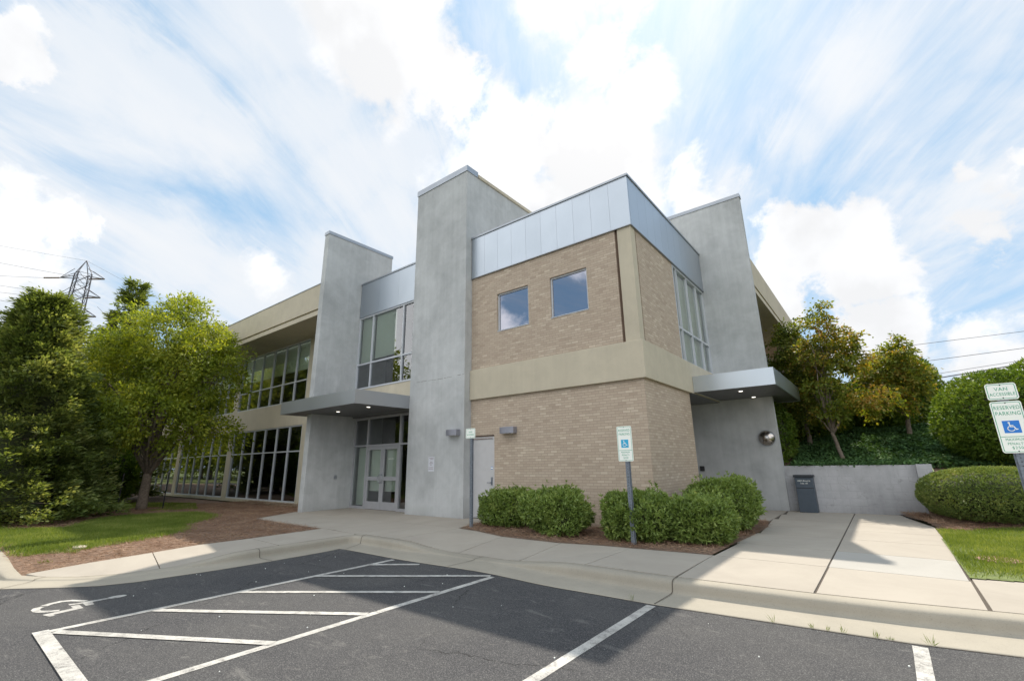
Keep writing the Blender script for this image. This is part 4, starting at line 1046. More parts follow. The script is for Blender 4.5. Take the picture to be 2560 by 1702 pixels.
def van_plate(parent, cx, z0, z1, y, w_=0.305):
    x0, x1 = cx - w_ / 2, cx + w_ / 2
    o_ = plate(x0, x1, z0, z1, y).build('van_accessible_plate', WHITE, parent)
    border(x0, x1, z0, z1, y - 0.0006).build('border', GREEN, o_)
    cz = (z0 + z1) / 2
    text_mesh('VAN', 0.062, (cx, y - 0.001, cz + 0.030), GREEN, o_, xs=0.95, spacing=1.1)
    text_mesh('ACCESSIBLE', 0.055, (cx, y - 0.001, cz - 0.036), GREEN, o_, xs=0.75, spacing=1.1)
    b = MB(); disc(b, cx, z1 - 0.024, 0.007, y - 0.002); disc(b, cx, z0 + 0.024, 0.007, y - 0.002); b.each('bolt', BLACK, o_)
def reserved_plate(parent, cx, z0, z1, y, blue, w_=0.305):
    x0, x1 = cx - w_ / 2, cx + w_ / 2; H = z1 - z0
    o_ = plate(x0, x1, z0, z1, y).build('reserved_parking_plate', WHITE, parent)
    border(x0, x1, z0, z1, y - 0.0006).build('border', GREEN, o_)
    MB().box((x0 + 0.02, y - 0.0012, z0 + H * 0.305), (x1 - 0.02, y - 0.0003, z0 + H * 0.315)).build('rule', GREEN, o_)
    text_mesh('RESERVED', 0.066, (cx, y - 0.001, z1 - 0.085), GREEN, o_, xs=0.74, spacing=1.12)
    text_mesh('PARKING', 0.066, (cx, y - 0.001, z1 - 0.158), GREEN, o_, xs=0.78, spacing=1.12)
    text_mesh('MAXIMUM', 0.044, (cx, y - 0.001, z0 + H * 0.255), GREEN, o_, xs=0.8, spacing=1.15)
    text_mesh('PENALTY', 0.044, (cx, y - 0.001, z0 + H * 0.175), GREEN, o_, xs=0.8, spacing=1.15)
    text_mesh('$250', 0.048, (cx, y - 0.001, z0 + H * 0.098), GREEN, o_, xs=0.9, spacing=1.2)
    s = 0.078; zc = z0 + H * 0.50
    bo = MB(); bo.box((cx - s, y - 0.0012, zc - s), (cx + s, y - 0.0003, zc + s)); bo.build('blue_panel', blue, o_)
    sy = MB(); isa_symbol(sy, cx - 0.005, zc, s * 0.92, y - 0.002); sy.build('wheelchair_symbol', WHITE, o_)
    b = MB(); disc(b, cx, z1 - 0.022, 0.007, y - 0.002); disc(b, cx, z0 + 0.022, 0.007, y - 0.002); b.each('bolt', BLACK, o_)
def u_post(parent, x, y, z1, lean=0.0):
    """perforated U channel post, open towards +Y"""
    m = MB(); h = z1; w_ = 0.035
    for (a, b, c, d) in ((-w_, w_, 0, 0.006), (-w_, -w_ + 0.006, 0.006, 0.035), (w_ - 0.006, w_, 0.006, 0.035), (-w_ - 0.018, -w_, 0.029, 0.035), (w_, w_ + 0.018, 0.029, 0.035)):
        m.add([(x + a, y + c, -0.05), (x + b, y + c, -0.05), (x + b, y + d, -0.05), (x + a, y + d, -0.05), (x + a + lean, y + c, h), (x + b + lean, y + c, h), (x + b + lean, y + d, h), (x + a + lean, y + d, h)],
              [(0, 3, 2, 1), (4, 5, 6, 7), (0, 1, 5, 4), (1, 2, 6, 5), (2, 3, 7, 6), (3, 0, 4, 7)])
    m.cur = 1; hl = m; z = 0.15
    while z < h - 0.05:
        disc(hl, x + lean * z / h, z, 0.007, y - 0.001, 8); z += 0.0508
    m.build('post', [GALV, BLACK], parent)
s1 = thing('parking_sign', (-4.08, -1.66, 0), 'small white van accessible plate on a tall thin post by the tower', 'sign', 'accessible parking signs')
u_post(s1, -4.085, -1.64, 2.38); van_plate(s1, -4.095, 2.15, 2.40, -1.655, 0.33)
s2 = thing('parking_sign', (0.19, -1.74, 0), 'leaning white reserved parking sign with blue wheelchair square before the brick wall', 'sign', 'accessible parking signs')
u_post(s2, 0.19, -1.74, 2.15, 0.01); reserved_plate(s2, 0.185, 1.51, 2.19, -1.755, BLUEL, 0.315)
s3 = thing('parking_sign', (5.5, -1.72, 0), 'double parking sign with penalty notice in front of the clipped hedge', 'sign', 'accessible parking signs')
u_post(s3, 5.52, -1.72, 2.40); van_plate(s3, 5.52, 2.205, 2.42, -1.735, 0.29); reserved_plate(s3, 5.52, 1.53, 2.185, -1.735, BLUE, 0.29)
text_mesh('STAFF ONLY', 0.072, (-9.68, GY - 0.025, 1.74), WHITE, B, name='door_lettering', xs=0.9)
# drop box
bx = thing('drop_box', (2.18, 6.2, 0), 'dark blue grey metal drop box against the low retaining wall', 'drop box')
m = MB(); m.box((1.96, 6.02, 0), (2.42, 6.36, 0.98)); m.build('body', BOXB, bx, bevel=0.008)
m = MB(); m.box((1.935, 5.98, 0.985), (2.445, 6.37, 1.05)); m.build('lid', BOXD, bx, bevel=0.006)
m = MB(); m.box((1.965, 6.012, 0.69), (2.415, 6.019, 0.975)); m.build('flap', BOXB, bx, bevel=0.003)
m = MB(); m.box((1.965, 6.013, 0.675), (2.415, 6.0185, 0.688)); m.build('flap_gap', BLACK, bx)
m = MB(); m.box((1.965, 6.010, 0.01), (2.415, 6.0185, 0.672)); m.build('front_panel', BOXB, bx, bevel=0.003)
text_mesh('1600 S. Broad St.', 0.058, (2.19, 6.010, 0.885), WHITE, bx, xs=0.85); text_mesh('Suite 100', 0.058, (2.19, 6.010, 0.815), WHITE, bx, xs=0.85)
text_mesh('B-1', 0.03, (2.37, 5.978, 1.017), WHITE, bx) if False else None
# retaining wall
rw = thing('retaining_wall', (3.2, 6.5, 0), 'low grey stained concrete retaining wall below the ivy bank', 'wall')
m = MB(); m.box((WX1 + 0.002, 6.40, -0.1), (4.80, 6.64, 1.31)); m.build('wall', RETW, rw)
m = MB(); m.box((4.801, 6.20, -0.1), (5.12, 6.64, 1.325)); m.build('end_pier', RETW, rw)

# ------------------------------------------------------------------ painted symbol on the asphalt
def flat(mb, pts, z=ZL): mb.quad(*[(x, y, z) for x, y in pts])
sy = MB()
arc1 = [(-4.55, -9.05), (-4.62, -8.95), (-4.65, -8.85), (-4.58, -8.74), (-4.37, -8.62)]; arc2 = [(-4.48, -8.97), (-4.53, -8.86), (-4.52, -8.80), (-4.47, -8.755), (-4.38, -8.69)]
arc2 = [(-4.46, -9.0), (-4.53, -8.93), (-4.555, -8.85), (-4.50, -8.77), (-4.34, -8.67)]
for i in range(4): sy.quad((*arc1[i], ZL), (*arc1[i + 1], ZL), (*arc2[i + 1], ZL), (*arc2[i], ZL))
o1 = [(-4.50, -9.05), (-4.47, -9.12), (-4.38, -9.155), (-4.25, -9.15), (-4.16, -9.11), (-4.09, -9.04), (-4.05, -8.95)]; o2 = [(-4.44, -9.02), (-4.40, -9.06), (-4.34, -9.08), (-4.26, -9.075), (-4.21, -9.05), (-4.16, -9.00), (-4.11, -8.93)]
for i in range(6): sy.quad((*o1[i], ZL), (*o1[i + 1], ZL), (*o2[i + 1], ZL), (*o2[i], ZL))
flat(sy, [(-4.00, -9.10), (-3.83, -9.06), (-3.83, -9.01), (-3.90, -9.02), (-3.96, -8.74), (-4.20, -8.74), (-4.20, -8.82), (-4.06, -8.82)])
flat(sy, [(-4.34, -8.82), (-4.26, -8.82), (-4.24, -8.70), (-4.06, -8.70), (-4.06, -8.62), (-4.22, -8.61), (-4.23, -8.44), (-4.30, -8.44), (-4.31, -8.62)])
sy.quad(*[(-4.27 + 0.075 * math.cos(i * math.pi / 8), -8.35 + 0.105 * math.sin(i * math.pi / 8), ZL) for i in range(16)])
sy.build('painted_wheelchair_symbol', PAINT, kind='structure')
# wide bar closing the hatched bay
wb = MB(); flat(wb, [(-3.19, -9.27), (-1.20, -11.6), (-1.03, -11.45), (-3.03, -9.13)], ZL + 0.008) if False else None
wb = MB(); flat(wb, [(-3.19, -9.26), (-2.97, -9.46 + 0.0), (-0.70, -9.46), (-0.70, -9.26)], ZL + 0.008) if False else None
wb = MB(); flat(wb, [(-3.18, -9.28), (0.5, -9.33), (0.5, -9.21), (-3.18, -9.15)], ZL + 0.008)
wb.build('stall_end_line', PAINT, kind='structure')

# ------------------------------------------------------------------ SHRUBS
def superpts(n, c, r, e=2.6, rng=RNG):
    d = rng.normal(size=(n, 3)); d = unit(d)
    k = (np.abs(d[:, 0]) ** e + np.abs(d[:, 1]) ** e + np.abs(d[:, 2]) ** e) ** (-1 / e)
    return d, k
def lump(d, seed, amp):
    a = np.zeros(len(d)); r = np.random.default_rng(seed)
    for f in (2.2, 3.7, 6.5, 11.0):
        w_ = r.normal(size=(3,)) * 0; ph = r.uniform(0, 6.28, 3); M_ = r.normal(size=(3, 3))
        q = d @ unit(M_) * f + ph
        a += np.sin(q[:, 0]) * np.sin(q[:, 1] + q[:, 2] * 0.5) / (f ** 0.55)
    return 1 + amp * a
def shrub(name, c, r, label, cat, mat, n, L, Wd, seed, amp=0.09, e=2.6, group=None, depth=0.22, upw=0.5, whorl=5, coremat=None, sprigs=0):
    base = (c[0], c[1], c[2] - r[2])
    rt = thing(name, base, label, cat, group)
    rng = np.random.default_rng(seed)
    m = n // whorl
    d, k = superpts(m, c, r, e, rng)
    rad = k * lump(d, seed, amp) * (1 - depth * rng.random(m) ** 1.6)
    if sprigs:
        q = rng.choice(m, sprigs, replace=False); d[q, 2] = np.abs(d[q, 2]); d[q] = unit(d[q]); 
    C = np.array(c) + d * rad[:, None] * np.array(r)
    if sprigs: C[q, 2] += rng.uniform(0.0, 0.11, len(q)) * (d[q, 2] > 0.3) * (1 + np.sin(C[q, 0] * 9) * np.sin(C[q, 1] * 8 + 1))
    P = np.repeat(C, whorl, 0); Dd = np.repeat(d, whorl, 0); nn = len(P)
    ax = unit(Dd * 0.7 + np.array([0, 0, upw]) + rng.normal(size=(nn, 3)) * 0.75)
    nm = unit(np.cross(ax, rng.normal(size=(nn, 3))) + Dd * 0.4)
    V, F = leaf_geo(P, ax, nm, L * (0.6 + 0.7 * rng.random(nn)), Wd * (0.7 + 0.6 * rng.random(nn)))
    V[:, 2] = np.maximum(V[:, 2], base[2] - 0.02)
    np_mesh('foliage', V, F, mat, rt)
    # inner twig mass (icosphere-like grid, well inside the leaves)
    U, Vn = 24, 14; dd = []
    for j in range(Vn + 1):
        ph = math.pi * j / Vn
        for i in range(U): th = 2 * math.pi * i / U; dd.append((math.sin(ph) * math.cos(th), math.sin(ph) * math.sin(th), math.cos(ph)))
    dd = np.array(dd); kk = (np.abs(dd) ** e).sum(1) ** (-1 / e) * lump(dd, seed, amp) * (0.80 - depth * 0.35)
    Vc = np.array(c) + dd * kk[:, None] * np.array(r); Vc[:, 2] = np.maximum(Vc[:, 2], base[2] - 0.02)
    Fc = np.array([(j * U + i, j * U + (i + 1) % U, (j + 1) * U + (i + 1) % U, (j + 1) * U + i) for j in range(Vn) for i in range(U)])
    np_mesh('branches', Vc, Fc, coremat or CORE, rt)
    return rt
GS = 'loose evergreen shrubs along the brick wall'
shrub('evergreen_shrub', (-3.55, -0.80, 0.42), (0.72, 0.60, 0.42), 'shrub in front of the white metal door, leftmost along the brick wall', 'shrub', LAUREL, 17000, 0.085, 0.028, 1, 0.16, 3.0, group=GS, depth=0.36, sprigs=380)
shrub('evergreen_shrub', (-1.80, -1.30, 0.45), (0.76, 0.70, 0.44), 'tall topped shrub between the metal door shrub and the bare brick gap', 'shrub', LAUREL, 19000, 0.085, 0.028, 2, 0.17, 3.0, group=GS, depth=0.36, sprigs=420)
shrub('evergreen_shrub', (0.05, -1.10, 0.43), (0.66, 0.64, 0.44), 'shrub directly behind the leaning reserved parking sign post', 'shrub', LAUREL, 17000, 0.085, 0.028, 3, 0.14, 3.2, group=GS, depth=0.36, sprigs=380)
shrub('evergreen_shrub', (1.16, -0.72, 0.40), (0.60, 0.66, 0.40), 'shrub at the brick corner, right of the leaning sign', 'shrub', LAUREL, 17000, 0.085, 0.028, 4, 0.14, 3.2, group=GS, depth=0.36, sprigs=360)
shrub('evergreen_shrub', (1.10, 1.15, 0.53), (0.68, 0.85, 0.53), 'tallest shrub, beyond the corner beside the side canopy walk', 'shrub', LAUREL, 19000, 0.085, 0.028, 5, 0.18, 2.8, group=GS, depth=0.36, sprigs=420)
shrub('clipped_hedge', (5.97, 5.1, 0.65), (1.32, 1.0, 0.62), 'low rounded clipped hedge at the end of the retaining wall', 'hedge', HOLLY, 60000, 0.045, 0.018, 6, 0.03, 2.3, depth=0.12, whorl=5)
shrub('round_shrub', (7.15, 8.0, 2.3), (1.62, 1.4, 1.42), 'big rounded evergreen shrub towering behind the clipped hedge', 'shrub', EVERG, 60000, 0.10, 0.034, 7, 0.10, 2.05, depth=0.34, whorl=5, upw=0.3)

# ivy on the bank
def ivyz(x, y): return hgt(x, y) + RNG.random(x.shape) * 0.14
scatter('ivy', lambda x, y: (x > 1.8) & ((x < 5.1) | (y > 7.3)), 1.8, 9, 6.66, 13, 60000, 0.09, 0.075, IVY, ivyz, False, 'dark ivy ground cover on the bank above the retaining wall', cat='ground cover')
x = RNG.uniform(1.9, 4.8, 900); 
V, F = leaf_geo(np.stack([x, 6.62 - 0.24 * RNG.random(900) ** 3, 1.31 + 0.05 * RNG.random(900) - 0.06 * (RNG.random(900) < 0.0)], 1), unit(RNG.normal(size=(900, 3)) + np.array([0, -0.8, 0.1])), unit(RNG.normal(size=(900, 3)) + np.array([0, 0, 1.5])), np.full(900, 0.08), np.full(900, 0.07))
np_mesh('ivy', V, F, IVY, label='ivy fringe spilling over the top edge of the retaining wall', cat='ground cover', kind='stuff')

# ------------------------------------------------------------------ TREES
def E_(base, l): return [(base[0] + a * RTH[0] - b_ * FWH[0] * -1 * 1.0, base[1] + a * RTH[1] + b_ * FWH[1], z, ra, rb, rz) for a, b_, z, ra, rb, rz in l]
RTH = np.array([RT.x, RT.y]) / math.hypot(RT.x, RT.y); FWH = np.array([FW.x, FW.y]) / math.hypot(FW.x, FW.y)
def EL(base, l):
    """ellipsoids given as (along image right, away from camera, z, radius h, radius h, radius z)"""
    return [(base[0] + a * RTH[0] + b_ * FWH[0], base[1] + a * RTH[1] + b_ * FWH[1], z, ra, rb, rz) for a, b_, z, ra, rb, rz in l]
zb = (-19.16, -4.5, 0.0)
tree('vase_shaped_tree', zb, EL(zb, [(0.2, 0, 6.7, 2.3, 2.3, 2.0), (1.6, 0, 5.5, 1.6, 2.0, 1.7), (-1.7, 0, 5.4, 1.6, 2.0, 2.0), (0.0, -0.5, 3.6, 2.9, 2.2, 1.3), (2.0, 0, 3.0, 1.2, 1.5, 0.8), (0.3, 0, 8.2, 0.9, 0.9, 0.6)]), 1.35, 0.20, ZELK,
     'bright green vase shaped tree with a short grey trunk in front of the glass wing', 'tree', 520, 100, 0.46, 0.15, 0.06, nlimb=26, limb_r=0.38, droop=0.15, shell=0.5, flat=0.35)
def conifer(name, base, H, R0, label, n, seed, L=0.16, Wd=0.055, mat=None, z0=0.1, pw=0.75, squash=1.0, group=None, per=60, cr=0.26):
    rt = thing(name, base, label, 'tree', group); mb = MB(); b = Vector(base)
    limb(mb, b - Vector((0, 0, 0.1)), b + Vector((0, 0, H * 0.97)), 0.16, 0.015, 0.02, 8, 8)
    rng = np.random.default_rng(seed)
    t = rng.random(n) ** 1.25; z = z0 + t * (H - z0)
    Rz = R0 * (1 - t) ** pw * (0.80 + 0.25 * np.sin(z * 3.0 + rng.uniform(0, 6)) * 0.4 + 0.35 * rng.random(n))
    Rz += 0.03
    a = rng.uniform(0, 2 * np.pi, n); rr_ = Rz * (0.62 + 0.42 * rng.random(n))
    lob = 1 + 0.16 * np.sin(3 * a + z * 1.4) + 0.1 * np.sin(7 * a - z * 2.2)
    C = np.stack([base[0] + np.cos(a) * rr_ * lob, base[1] + np.sin(a) * rr_ * lob, base[2] + z], 1)
    d = np.stack([np.cos(a), np.sin(a), 0.35 + 0 * a], 1)
    for i in range(0, min(n, 90)):
        limb(mb, (base[0], base[1], base[2] + z[i] * 0.92), C[i], 0.03, 0.008, 0.15, 3, 4)
    mb.build('trunk', BARK, rt, smooth=True)
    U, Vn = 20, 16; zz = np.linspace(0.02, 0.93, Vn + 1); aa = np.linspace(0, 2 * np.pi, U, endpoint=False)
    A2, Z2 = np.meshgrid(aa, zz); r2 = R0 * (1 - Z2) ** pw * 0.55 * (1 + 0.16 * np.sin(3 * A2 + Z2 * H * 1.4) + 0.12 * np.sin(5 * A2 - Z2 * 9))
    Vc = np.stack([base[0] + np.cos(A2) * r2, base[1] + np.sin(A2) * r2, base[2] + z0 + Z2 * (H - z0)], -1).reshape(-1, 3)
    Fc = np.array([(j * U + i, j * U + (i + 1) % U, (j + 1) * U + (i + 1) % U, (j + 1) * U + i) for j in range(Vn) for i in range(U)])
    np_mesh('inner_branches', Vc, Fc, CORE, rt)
    P = np.repeat(C, per, 0); Dd = np.repeat(unit(d), per, 0); nn = len(P)
    s = rng.random(nn); crn = np.repeat(cr * (0.6 + 0.9 * rng.random(n)), per)
    side = unit(np.cross(Dd, np.array([0, 0, 1.0])))
    lat = rng.normal(size=nn) * 0.42 * (1 - s * 0.6)
    P = P + Dd * (s * crn * 1.5)[:, None] + side * (lat * crn)[:, None] + np.array([0, 0, 1.0]) * ((rng.normal(size=nn) * 0.22 - 0.35 * s ** 2) * crn)[:, None]
    ax = unit(Dd + side * (lat * 1.6)[:, None] + rng.normal(size=(nn, 3)) * 0.3 + np.array([0, 0, -0.1]))
    nm = unit(np.array([0, 0, 1.0]) + rng.normal(size=(nn, 3)) * 0.5)
    V, F = leaf_geo(P, ax, nm, L * (0.6 + 0.8 * rng.random(nn)), Wd * (0.6 + 0.8 * rng.random(nn)))
    np_mesh('crown', V, F, mat or CONI, rt)
    return rt
cb = (-17.9, -8.55, 0.0)
conifer('conifer_tree', cb, 7.35, 2.45, 'big bushy conifer with pale green spray tips at the left edge', 1700, 21, 0.15, 0.055, per=62, cr=0.32, pw=0.80)
conifer('conifer_tree', (-27.3, -4.5, 0), 11.6, 2.5, 'tall pointed conifer rising behind the vase shaped tree', 700, 22, 0.20, 0.08, per=50, cr=0.32, pw=1.0)
conifer('conifer_tree', (-21.6, -10.6, 0), 7.0, 2.6, 'dark conifer cut off by the left edge behind the bushy conifer', 600, 25, 0.18, 0.07, per=50, cr=0.4, pw=0.6)
tb = (-31.5, -6.3, 0.0)
tree('broadleaf_tree', tb, EL(tb, [(0, 0, 7.6, 2.6, 2.6, 2.2), (-1.5, 0, 5.5, 2.4, 2.4, 2.4), (1.8, 0, 5.5, 2.4, 2.4, 2.4), (0, 0, 3, 3, 3, 1.8)]), 2.2, 0.2, ZELK, 'yellowish green tree showing in the gap below the lattice pylon', 'tree', 380, 60, 0.7, 0.20, 0.09, nlimb=10)
for i, (px_, py_, r_, h_, lb_) in enumerate([(-25.5, -7.2, 1.7, 3.4, 'dark shaded bush left of the vase shaped trunk, behind the conifer'), (-24.6, -4.9, 1.3, 2.6, 'dark shaded bush just left of the vase shaped trunk')]):
    shrub('dark_bush', (px_, py_, h_ / 2), (r_, r_, h_ / 2), lb_, 'shrub', EVERG, 14000, 0.16, 0.07, 40 + i, 0.1)
# tree stakes
for (x_, y_, lb_) in ((-18.34, -5.44, 'thin black tree stake left of the vase shaped trunk'), (-18.6, -3.95, 'thin black tree stake right of the vase shaped trunk')):
    st = MB(); st.tube([(x_, y_, -0.05), (x_ + 0.05, y_, 1.35)], 0.022, 6); st.tube([(x_ + 0.048, y_, 1.35), (x_ + 0.05, y_, 1.37)], 0.030, 6)
    st.build('tree_stake', BLACK, label=lb_, cat='stake')

# right side trees
mb_ = (3.16, 8.3, float(hgt(3.16, 8.3)))
def maple(base, label, ells, th, lean, nl, nclump, per, mat, tr=0.085, L=0.10, cr=0.30, shell=0.2):
    return tree('ornamental_tree', base, ells, th, tr, mat, label, 'tree', nclump, per, cr, L, 0.065, nlimb=nl, lean=lean, limb_r=0.42, group='small trees on the bank', droop=0.25, shell=shell, flat=0.25, jit=0.7)
maple(mb_, 'slim orange tinged tree leaning above the ivy bank behind the drop box',
      [(3.05, 8.6, 6.0, 0.62, 0.8, 0.75), (2.75, 8.6, 5.2, 0.75, 0.8, 0.65), (3.65, 8.8, 5.4, 0.7, 0.8, 0.6), (3.95, 8.8, 4.7, 0.5, 0.8, 0.4), (3.0, 8.5, 3.9, 0.8, 0.9, 0.30), (4.0, 8.5, 3.35, 1.0, 0.9, 0.42), (3.1, 8.4, 3.05, 0.85, 0.9, 0.30), (3.3, 8.6, 4.6, 0.8, 0.8, 0.35), (3.4, 8.6, 6.75, 0.3, 0.3, 0.25)],
      0.95, (-0.20, 0.05), 18, 260, 46, MAPLE, 0.070, 0.10, 0.24)
b2 = (5.0, 11.0, float(hgt(5.0, 11.0)))
maple(b2, 'orange topped tree beyond the leaning tree, nearest the power lines',
      [(5.1, 11, 4.9, 0.85, 1.0, 0.7), (5.35, 11, 5.55, 0.3, 0.4, 0.35), (4.5, 11, 4.4, 0.8, 1, 0.7), (5.65, 11, 4.2, 0.45, 0.9, 0.6), (4.6, 11, 3.5, 1.0, 1, 0.6)], 0.9, (0.1, 0), 10, 200, 55, MAPLE, 0.085, 0.11, 0.26)
b3 = (2.1, 10.2, float(hgt(2.1, 10.2)))
maple(b3, 'dark green tree brushing the side wing fascia beside the stucco blade',
      [(2.1, 10.0, 5.9, 0.75, 1.1, 1.0), (1.8, 10.2, 4.6, 0.9, 1.3, 1.2), (2.8, 10.3, 4.7, 0.6, 1.2, 0.9), (2.1, 10.2, 3.5, 1.1, 1.3, 1.0)], 0.9, (0.0, 0), 12, 240, 70, GREENT, 0.09, 0.11)
# dense evergreens on top of the bank
EVL = [((4.3, 12.9), (1.1, 1.0, 1.25), 3.5, 'dark evergreen between the two orange tinged trees'), ((2.9, 13.2), (1.1, 1.0, 1.2), 3.4, 'dark evergreen directly behind the leaning tree crown'),
       ((5.15, 14.2), (1.35, 1.5, 1.55), 4.1, 'rounded evergreen at the right end of the dark row above the bank'),
       ((3.4, 15.0), (1.3, 1.4, 1.2), 3.4, 'dark evergreen in the row behind the leaning tree trunk'),
       ((1.6, 14.5), (1.4, 1.4, 1.5), 3.9, 'dark evergreen in the row nearest the side canopy')]
for i, ((x_, y_), r_, z_, lb_) in enumerate(EVL):
    shrub('evergreen_tree', (x_, y_, z_), r_, lb_, 'tree', EVERG, 26000, 0.13, 0.05, 60 + i, 0.10, 2.2, group='evergreens on top of the bank', depth=0.4)
shrub('evergreen_tree', (2.2, 11.8, 3.1), (1.2, 1.0, 1.1), 'low dark evergreen in front of the row, below the green tree', 'tree', EVERG, 18000, 0.12, 0.05, 71, 0.10, 2.2, group='evergreens on top of the bank', depth=0.3)
shrub('evergreen_tree', (9.8, 12.5, 3.2), (2.2, 2, 1.8), 'evergreen mass beyond the big rounded shrub at the right edge', 'tree', EVERG, 20000, 0.14, 0.05, 72, 0.10, 2.2, depth=0.3)

# ------------------------------------------------------------------ small things
st = shrub.__name__ and thing('stepping_stone', (-8.85, -8.02, 0), 'flat pale stone lying in the pine straw by the left walk', 'stone')
m = MB(); n = 12; P = [(-8.85 + 0.22 * math.cos(i / n * 6.283) * random.uniform(0.8, 1.1), -8.0 + 0.13 * math.sin(i / n * 6.283) * random.uniform(0.8, 1.1)) for i in range(n)]
m.prism(P, -0.02, 0.035); m.build('slab', STONE, st, bevel=0.012)
cv = thing('access_cover', (5.12, -0.30, 0), 'round reddish access cover half hidden in the right lawn', 'cover')
m = MB(); m.tube([(5.22, -0.25, 0.0), (5.22, -0.25, 0.035)], 0.26, 28); m.build('lid', CLAY, cv)
m = MB(); m.tube([(5.22 + 0.2 * math.cos(a), -0.25 + 0.2 * math.sin(a), 0.037) for a in np.linspace(0, 6.283, 24)], 0.008, 5); m.build('ring', CLAY, cv)
# gutter weeds
Z_E = lambda x: float(np.interp(x, [e[0] for k, h, e in KS if k[1] > -4 and k[0] > -5], [e[1] for k, h, e in KS if k[1] > -4 and k[0] > -5]))
weeds = [(1.42, 0.16, 'single tall blade weed in the gutter left of the right walk joint'), (2.95, 0.16, 'tall feathery gutter weed, first on the right'), (3.30, 0.10, 'second gutter weed from the left below the right walk'), (3.42, 0.08, 'third gutter weed from the left, very small'), (3.55, 0.11, 'fourth gutter weed from the left'),
         (3.80, 0.11, 'fifth gutter weed from the left'), (3.92, 0.06, 'tiny sixth gutter weed'), (4.20, 0.14, 'gutter weed at the end of the rightmost white line')]
for x_, h_, lb_ in weeds:
    m = 9; P0 = np.array([[x_, Z_E(x_) + 0.01, AZ]]) + RNG.normal(size=(m, 3)) * np.array([0.012, 0.006, 0])
    a = unit(RNG.normal(size=(m, 3)) * 0.45 + np.array([0, 0, 1.2])); nm = unit(np.cross(a, RNG.normal(size=(m, 3))))
    V, F = leaf_geo(P0, a, nm, h_ * (0.4 + 0.45 * RNG.random(m)), np.full(m, 0.006))
    np_mesh('gutter_weed', V, F, GRASS, label=lb_, cat='weed', group='weeds in the gutter')
# pebbles on asphalt
pb = MB()
for i in range(34):
    x_ = random.uniform(-5, 4.5); y_ = random.uniform(-9, -4.9); r_ = random.uniform(0.003, 0.009)
    pb.prism([(x_ + r_ * math.cos(a) * random.uniform(.7, 1.1), y_ + r_ * math.sin(a)) for a in np.linspace(0, 5.2, 6)], AZ, AZ + r_)
pb.build('gravel', WHITE, label='loose pale grit scattered over the dark asphalt', cat='grit', kind='stuff')

# ------------------------------------------------------------------ pylon and power lines
py_ = thing('lattice_pylon', (-94, 1.8, 0), 'steel lattice power pylon rising behind the left trees', 'pylon')
cxp, cyp = -95.3, 0.9
def corner(i, z):
    s = 1.15 + (35.5 - z) * 0.028; a = math.radians([62, 152, 242, 332][i] - 10)
    return Vector((cxp + s * math.cos(a), cyp + s * math.sin(a), z))
lg = MB()
for i in range(4): lg.tube([corner(i, 0), corner(i, 33.2)], 0.09, 5)
apex = Vector((cxp, cyp, 35.6))
for i in range(4): lg.tube([corner(i, 33.2), apex], 0.06, 5)
lg.each('leg', STEEL, py_)
br = MB(); lv = [z for z in np.arange(8, 33.3, 1.8)]
for a, b in zip(lv, lv[1:]):
    for i in range(4):
        j = (i + 1) % 4
        br.tube([corner(i, a), corner(j, b)], 0.035, 4); br.tube([corner(j, a), corner(i, b)], 0.035, 4); br.tube([corner(i, b), corner(j, b)], 0.035, 4)
br.build('bracing', STEEL, py_)
am = MB(); ins = MB(); tips = []
AD = Vector((0.70, 0.71, 0))
for z in (32.6, 29.3, 26.0):
    for s in (1, -1):
        st_ = Vector((cxp, cyp, z)) + AD * s * 1.0; tp = Vector((cxp, cyp, z - 0.2)) + AD * s * 3.4
        am = MB()
        for o_ in (Vector((0.4, -0.4, 0)), Vector((-0.4, 0.4, 0))): am.tube([st_ + o_, tp], 0.07, 4); am.tube([st_ + o_ + Vector((0, 0, 1.3)), tp], 0.05, 4)
        tips.append(tp); am.build('cross_arm', STEEL, py_)
wd = Vector((-0.78, -0.62, 0.05)).normalized()
ends = []
for tp in tips:
    e = tp + wd * 2.6 + Vector((0, 0, -0.1)); n = 11; ins = MB()
    for k in range(n):
        c_ = tp.lerp(e, (k + 0.6) / n); ins.tube([c_ - wd * 0.05, c_ + wd * 0.05], 0.13, 8)
    ins.tube([tp, e], 0.04, 4); ends.append(e); ins.build('insulator_string', FISS, py_)
def wire(a, b, sag, r, label, grp):
    m = MB(); a = Vector(a); b = Vector(b)
    m.tube([a.lerp(b, i / 16) - Vector((0, 0, sag * 4 * (i / 16) * (1 - i / 16))) for i in range(17)], r, 4)
    m.build('power_line', WIREM, label=label, cat='power line', group=grp)
nm_ = ['uppermost near conductor running left from the pylon', 'uppermost far conductor running left from the pylon', 'middle near conductor running left from the pylon', 'middle far conductor running left from the pylon', 'lowest near conductor running left from the pylon', 'lowest far conductor running left from the pylon']
TG = [(-106.5, -8.1, 35.55), (-106.04, -7.7, 33.22), (-105.66, -7.41, 31.49), (-105.39, -7.2, 30.28), (-105.08, -6.96, 28.88), (-104.58, -6.56, 26.58)]
for e, l_, t_ in zip(ends, nm_, TG): wire(e, e + (Vector(t_) - e) * 3.0, 0.2, 0.025, l_, 'pylon conductors')
wire(apex, apex + (Vector((-107.25, -8.65, 38.74)) - apex) * 3.0, 0.2, 0.018, 'thin earth wire from the pylon peak towards the left', 'pylon conductors')
wire(apex, apex + Vector((27, 20.5, -17)), 0.3, 0.015, 'thin earth wire from the pylon peak towards the building', 'pylon conductors')
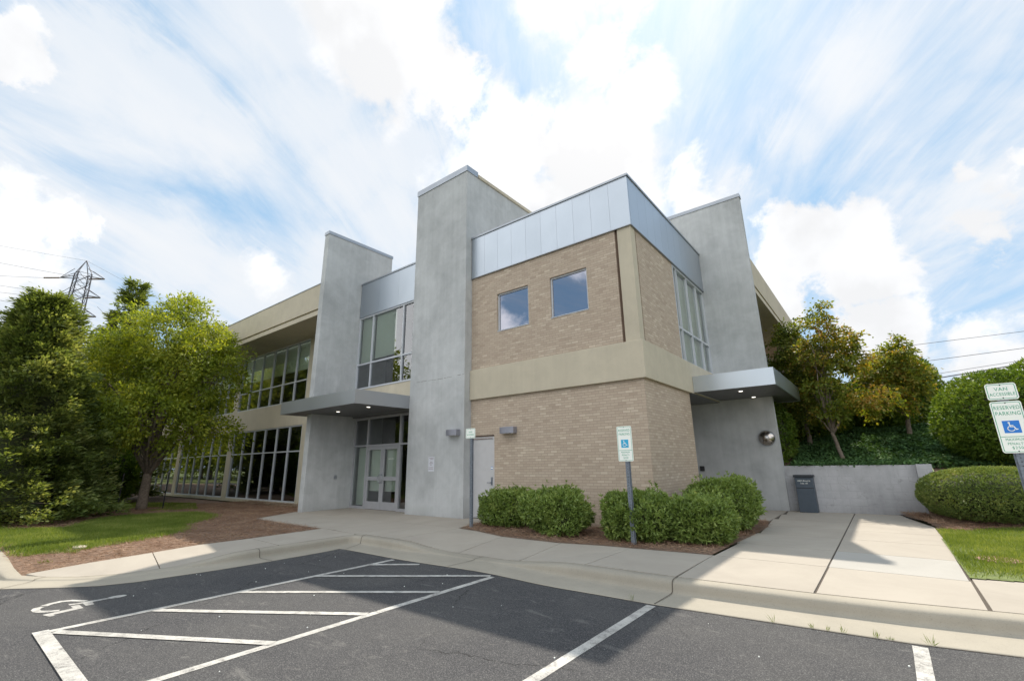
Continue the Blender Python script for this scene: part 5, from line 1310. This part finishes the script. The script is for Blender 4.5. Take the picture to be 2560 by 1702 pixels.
RW = [((7.28, 42.84, 11.21), (16.25, 49.85, 12.45), 0.02, 'highest faint power line at the right'), ((7.96, 43.37, 9.72), (15.86, 49.55, 10.88), 0.022, 'second highest power line at the right'), ((7.99, 43.4, 8.44), (15.59, 49.34, 9.78), 0.018, 'thin middle power line at the right'),
      ((8.0, 43.4, 8.05), (15.51, 49.28, 9.45), 0.045, 'upper of the two thick black cables at the right'), ((8.2, 43.56, 7.55), (15.35, 49.16, 8.8), 0.05, 'lowest thick black cable at the right')]
for a, b, r_, l_ in RW:
    a = Vector(a); b = Vector(b); d = b - a
    wire(a - d * 2.0, b + d * 2.0, -0.0, r_, l_, 'power lines at the right')

# ------------------------------------------------------------------ things across the car park (seen only as reflections in the glass)
proto = tree('street_tree', (-48, -19, -0.1), [(-48, -19, 8.0, 4.0, 4.0, 4.0), (-50, -19, 4.4, 3.4, 3.2, 3.6), (-46, -19, 4.6, 3.4, 3.2, 3.6)], 2.6, 0.24, ZELK, 'leafy tree across the car park, seen only in the window reflections', 'tree', 420, 60, 1.0, 0.32, 0.17, nlimb=9, group='trees across the car park')
for i, (x_, y_, s_) in enumerate([(-41, -23, 0.8), (-56, -20, 1.2), (-64, -19, 1.1), (-72, -21, 1.4), (-81, -19, 1.2), (-90, -21, 1.5), (-100, -19, 1.4), (-112, -21, 1.6), (-125, -20, 1.7), (-27, -38, 0.9), (-12, -42, 0.9), (36, -8, 0.9), (40, 6, 1.1), (44, 20, 1.2), (-60, -32, 1.8), (-84, -34, 1.9)]):
    c = proto.copy(); COL.objects.link(c); c.location = (x_, y_, -0.1); c.rotation_euler = (0, 0, i * 1.3); c.scale = (s_, s_, s_)
    for ch in list(proto.children):
        k = ch.copy(); COL.objects.link(k); k.parent = c
MB().quad((-140, -60, -0.13), (-36, -60, -0.13), (-36, -13, -0.13), (-140, -13, -0.13)).build('far_lawn', TURF, kind='structure')
shrub('dark_bush', (1.1, 8.2, 2.3), (0.75, 1.2, 1.1), 'dark bush squeezed between the side blade and the bank', 'shrub', EVERG, 9000, 0.10, 0.045, 80, 0.1)
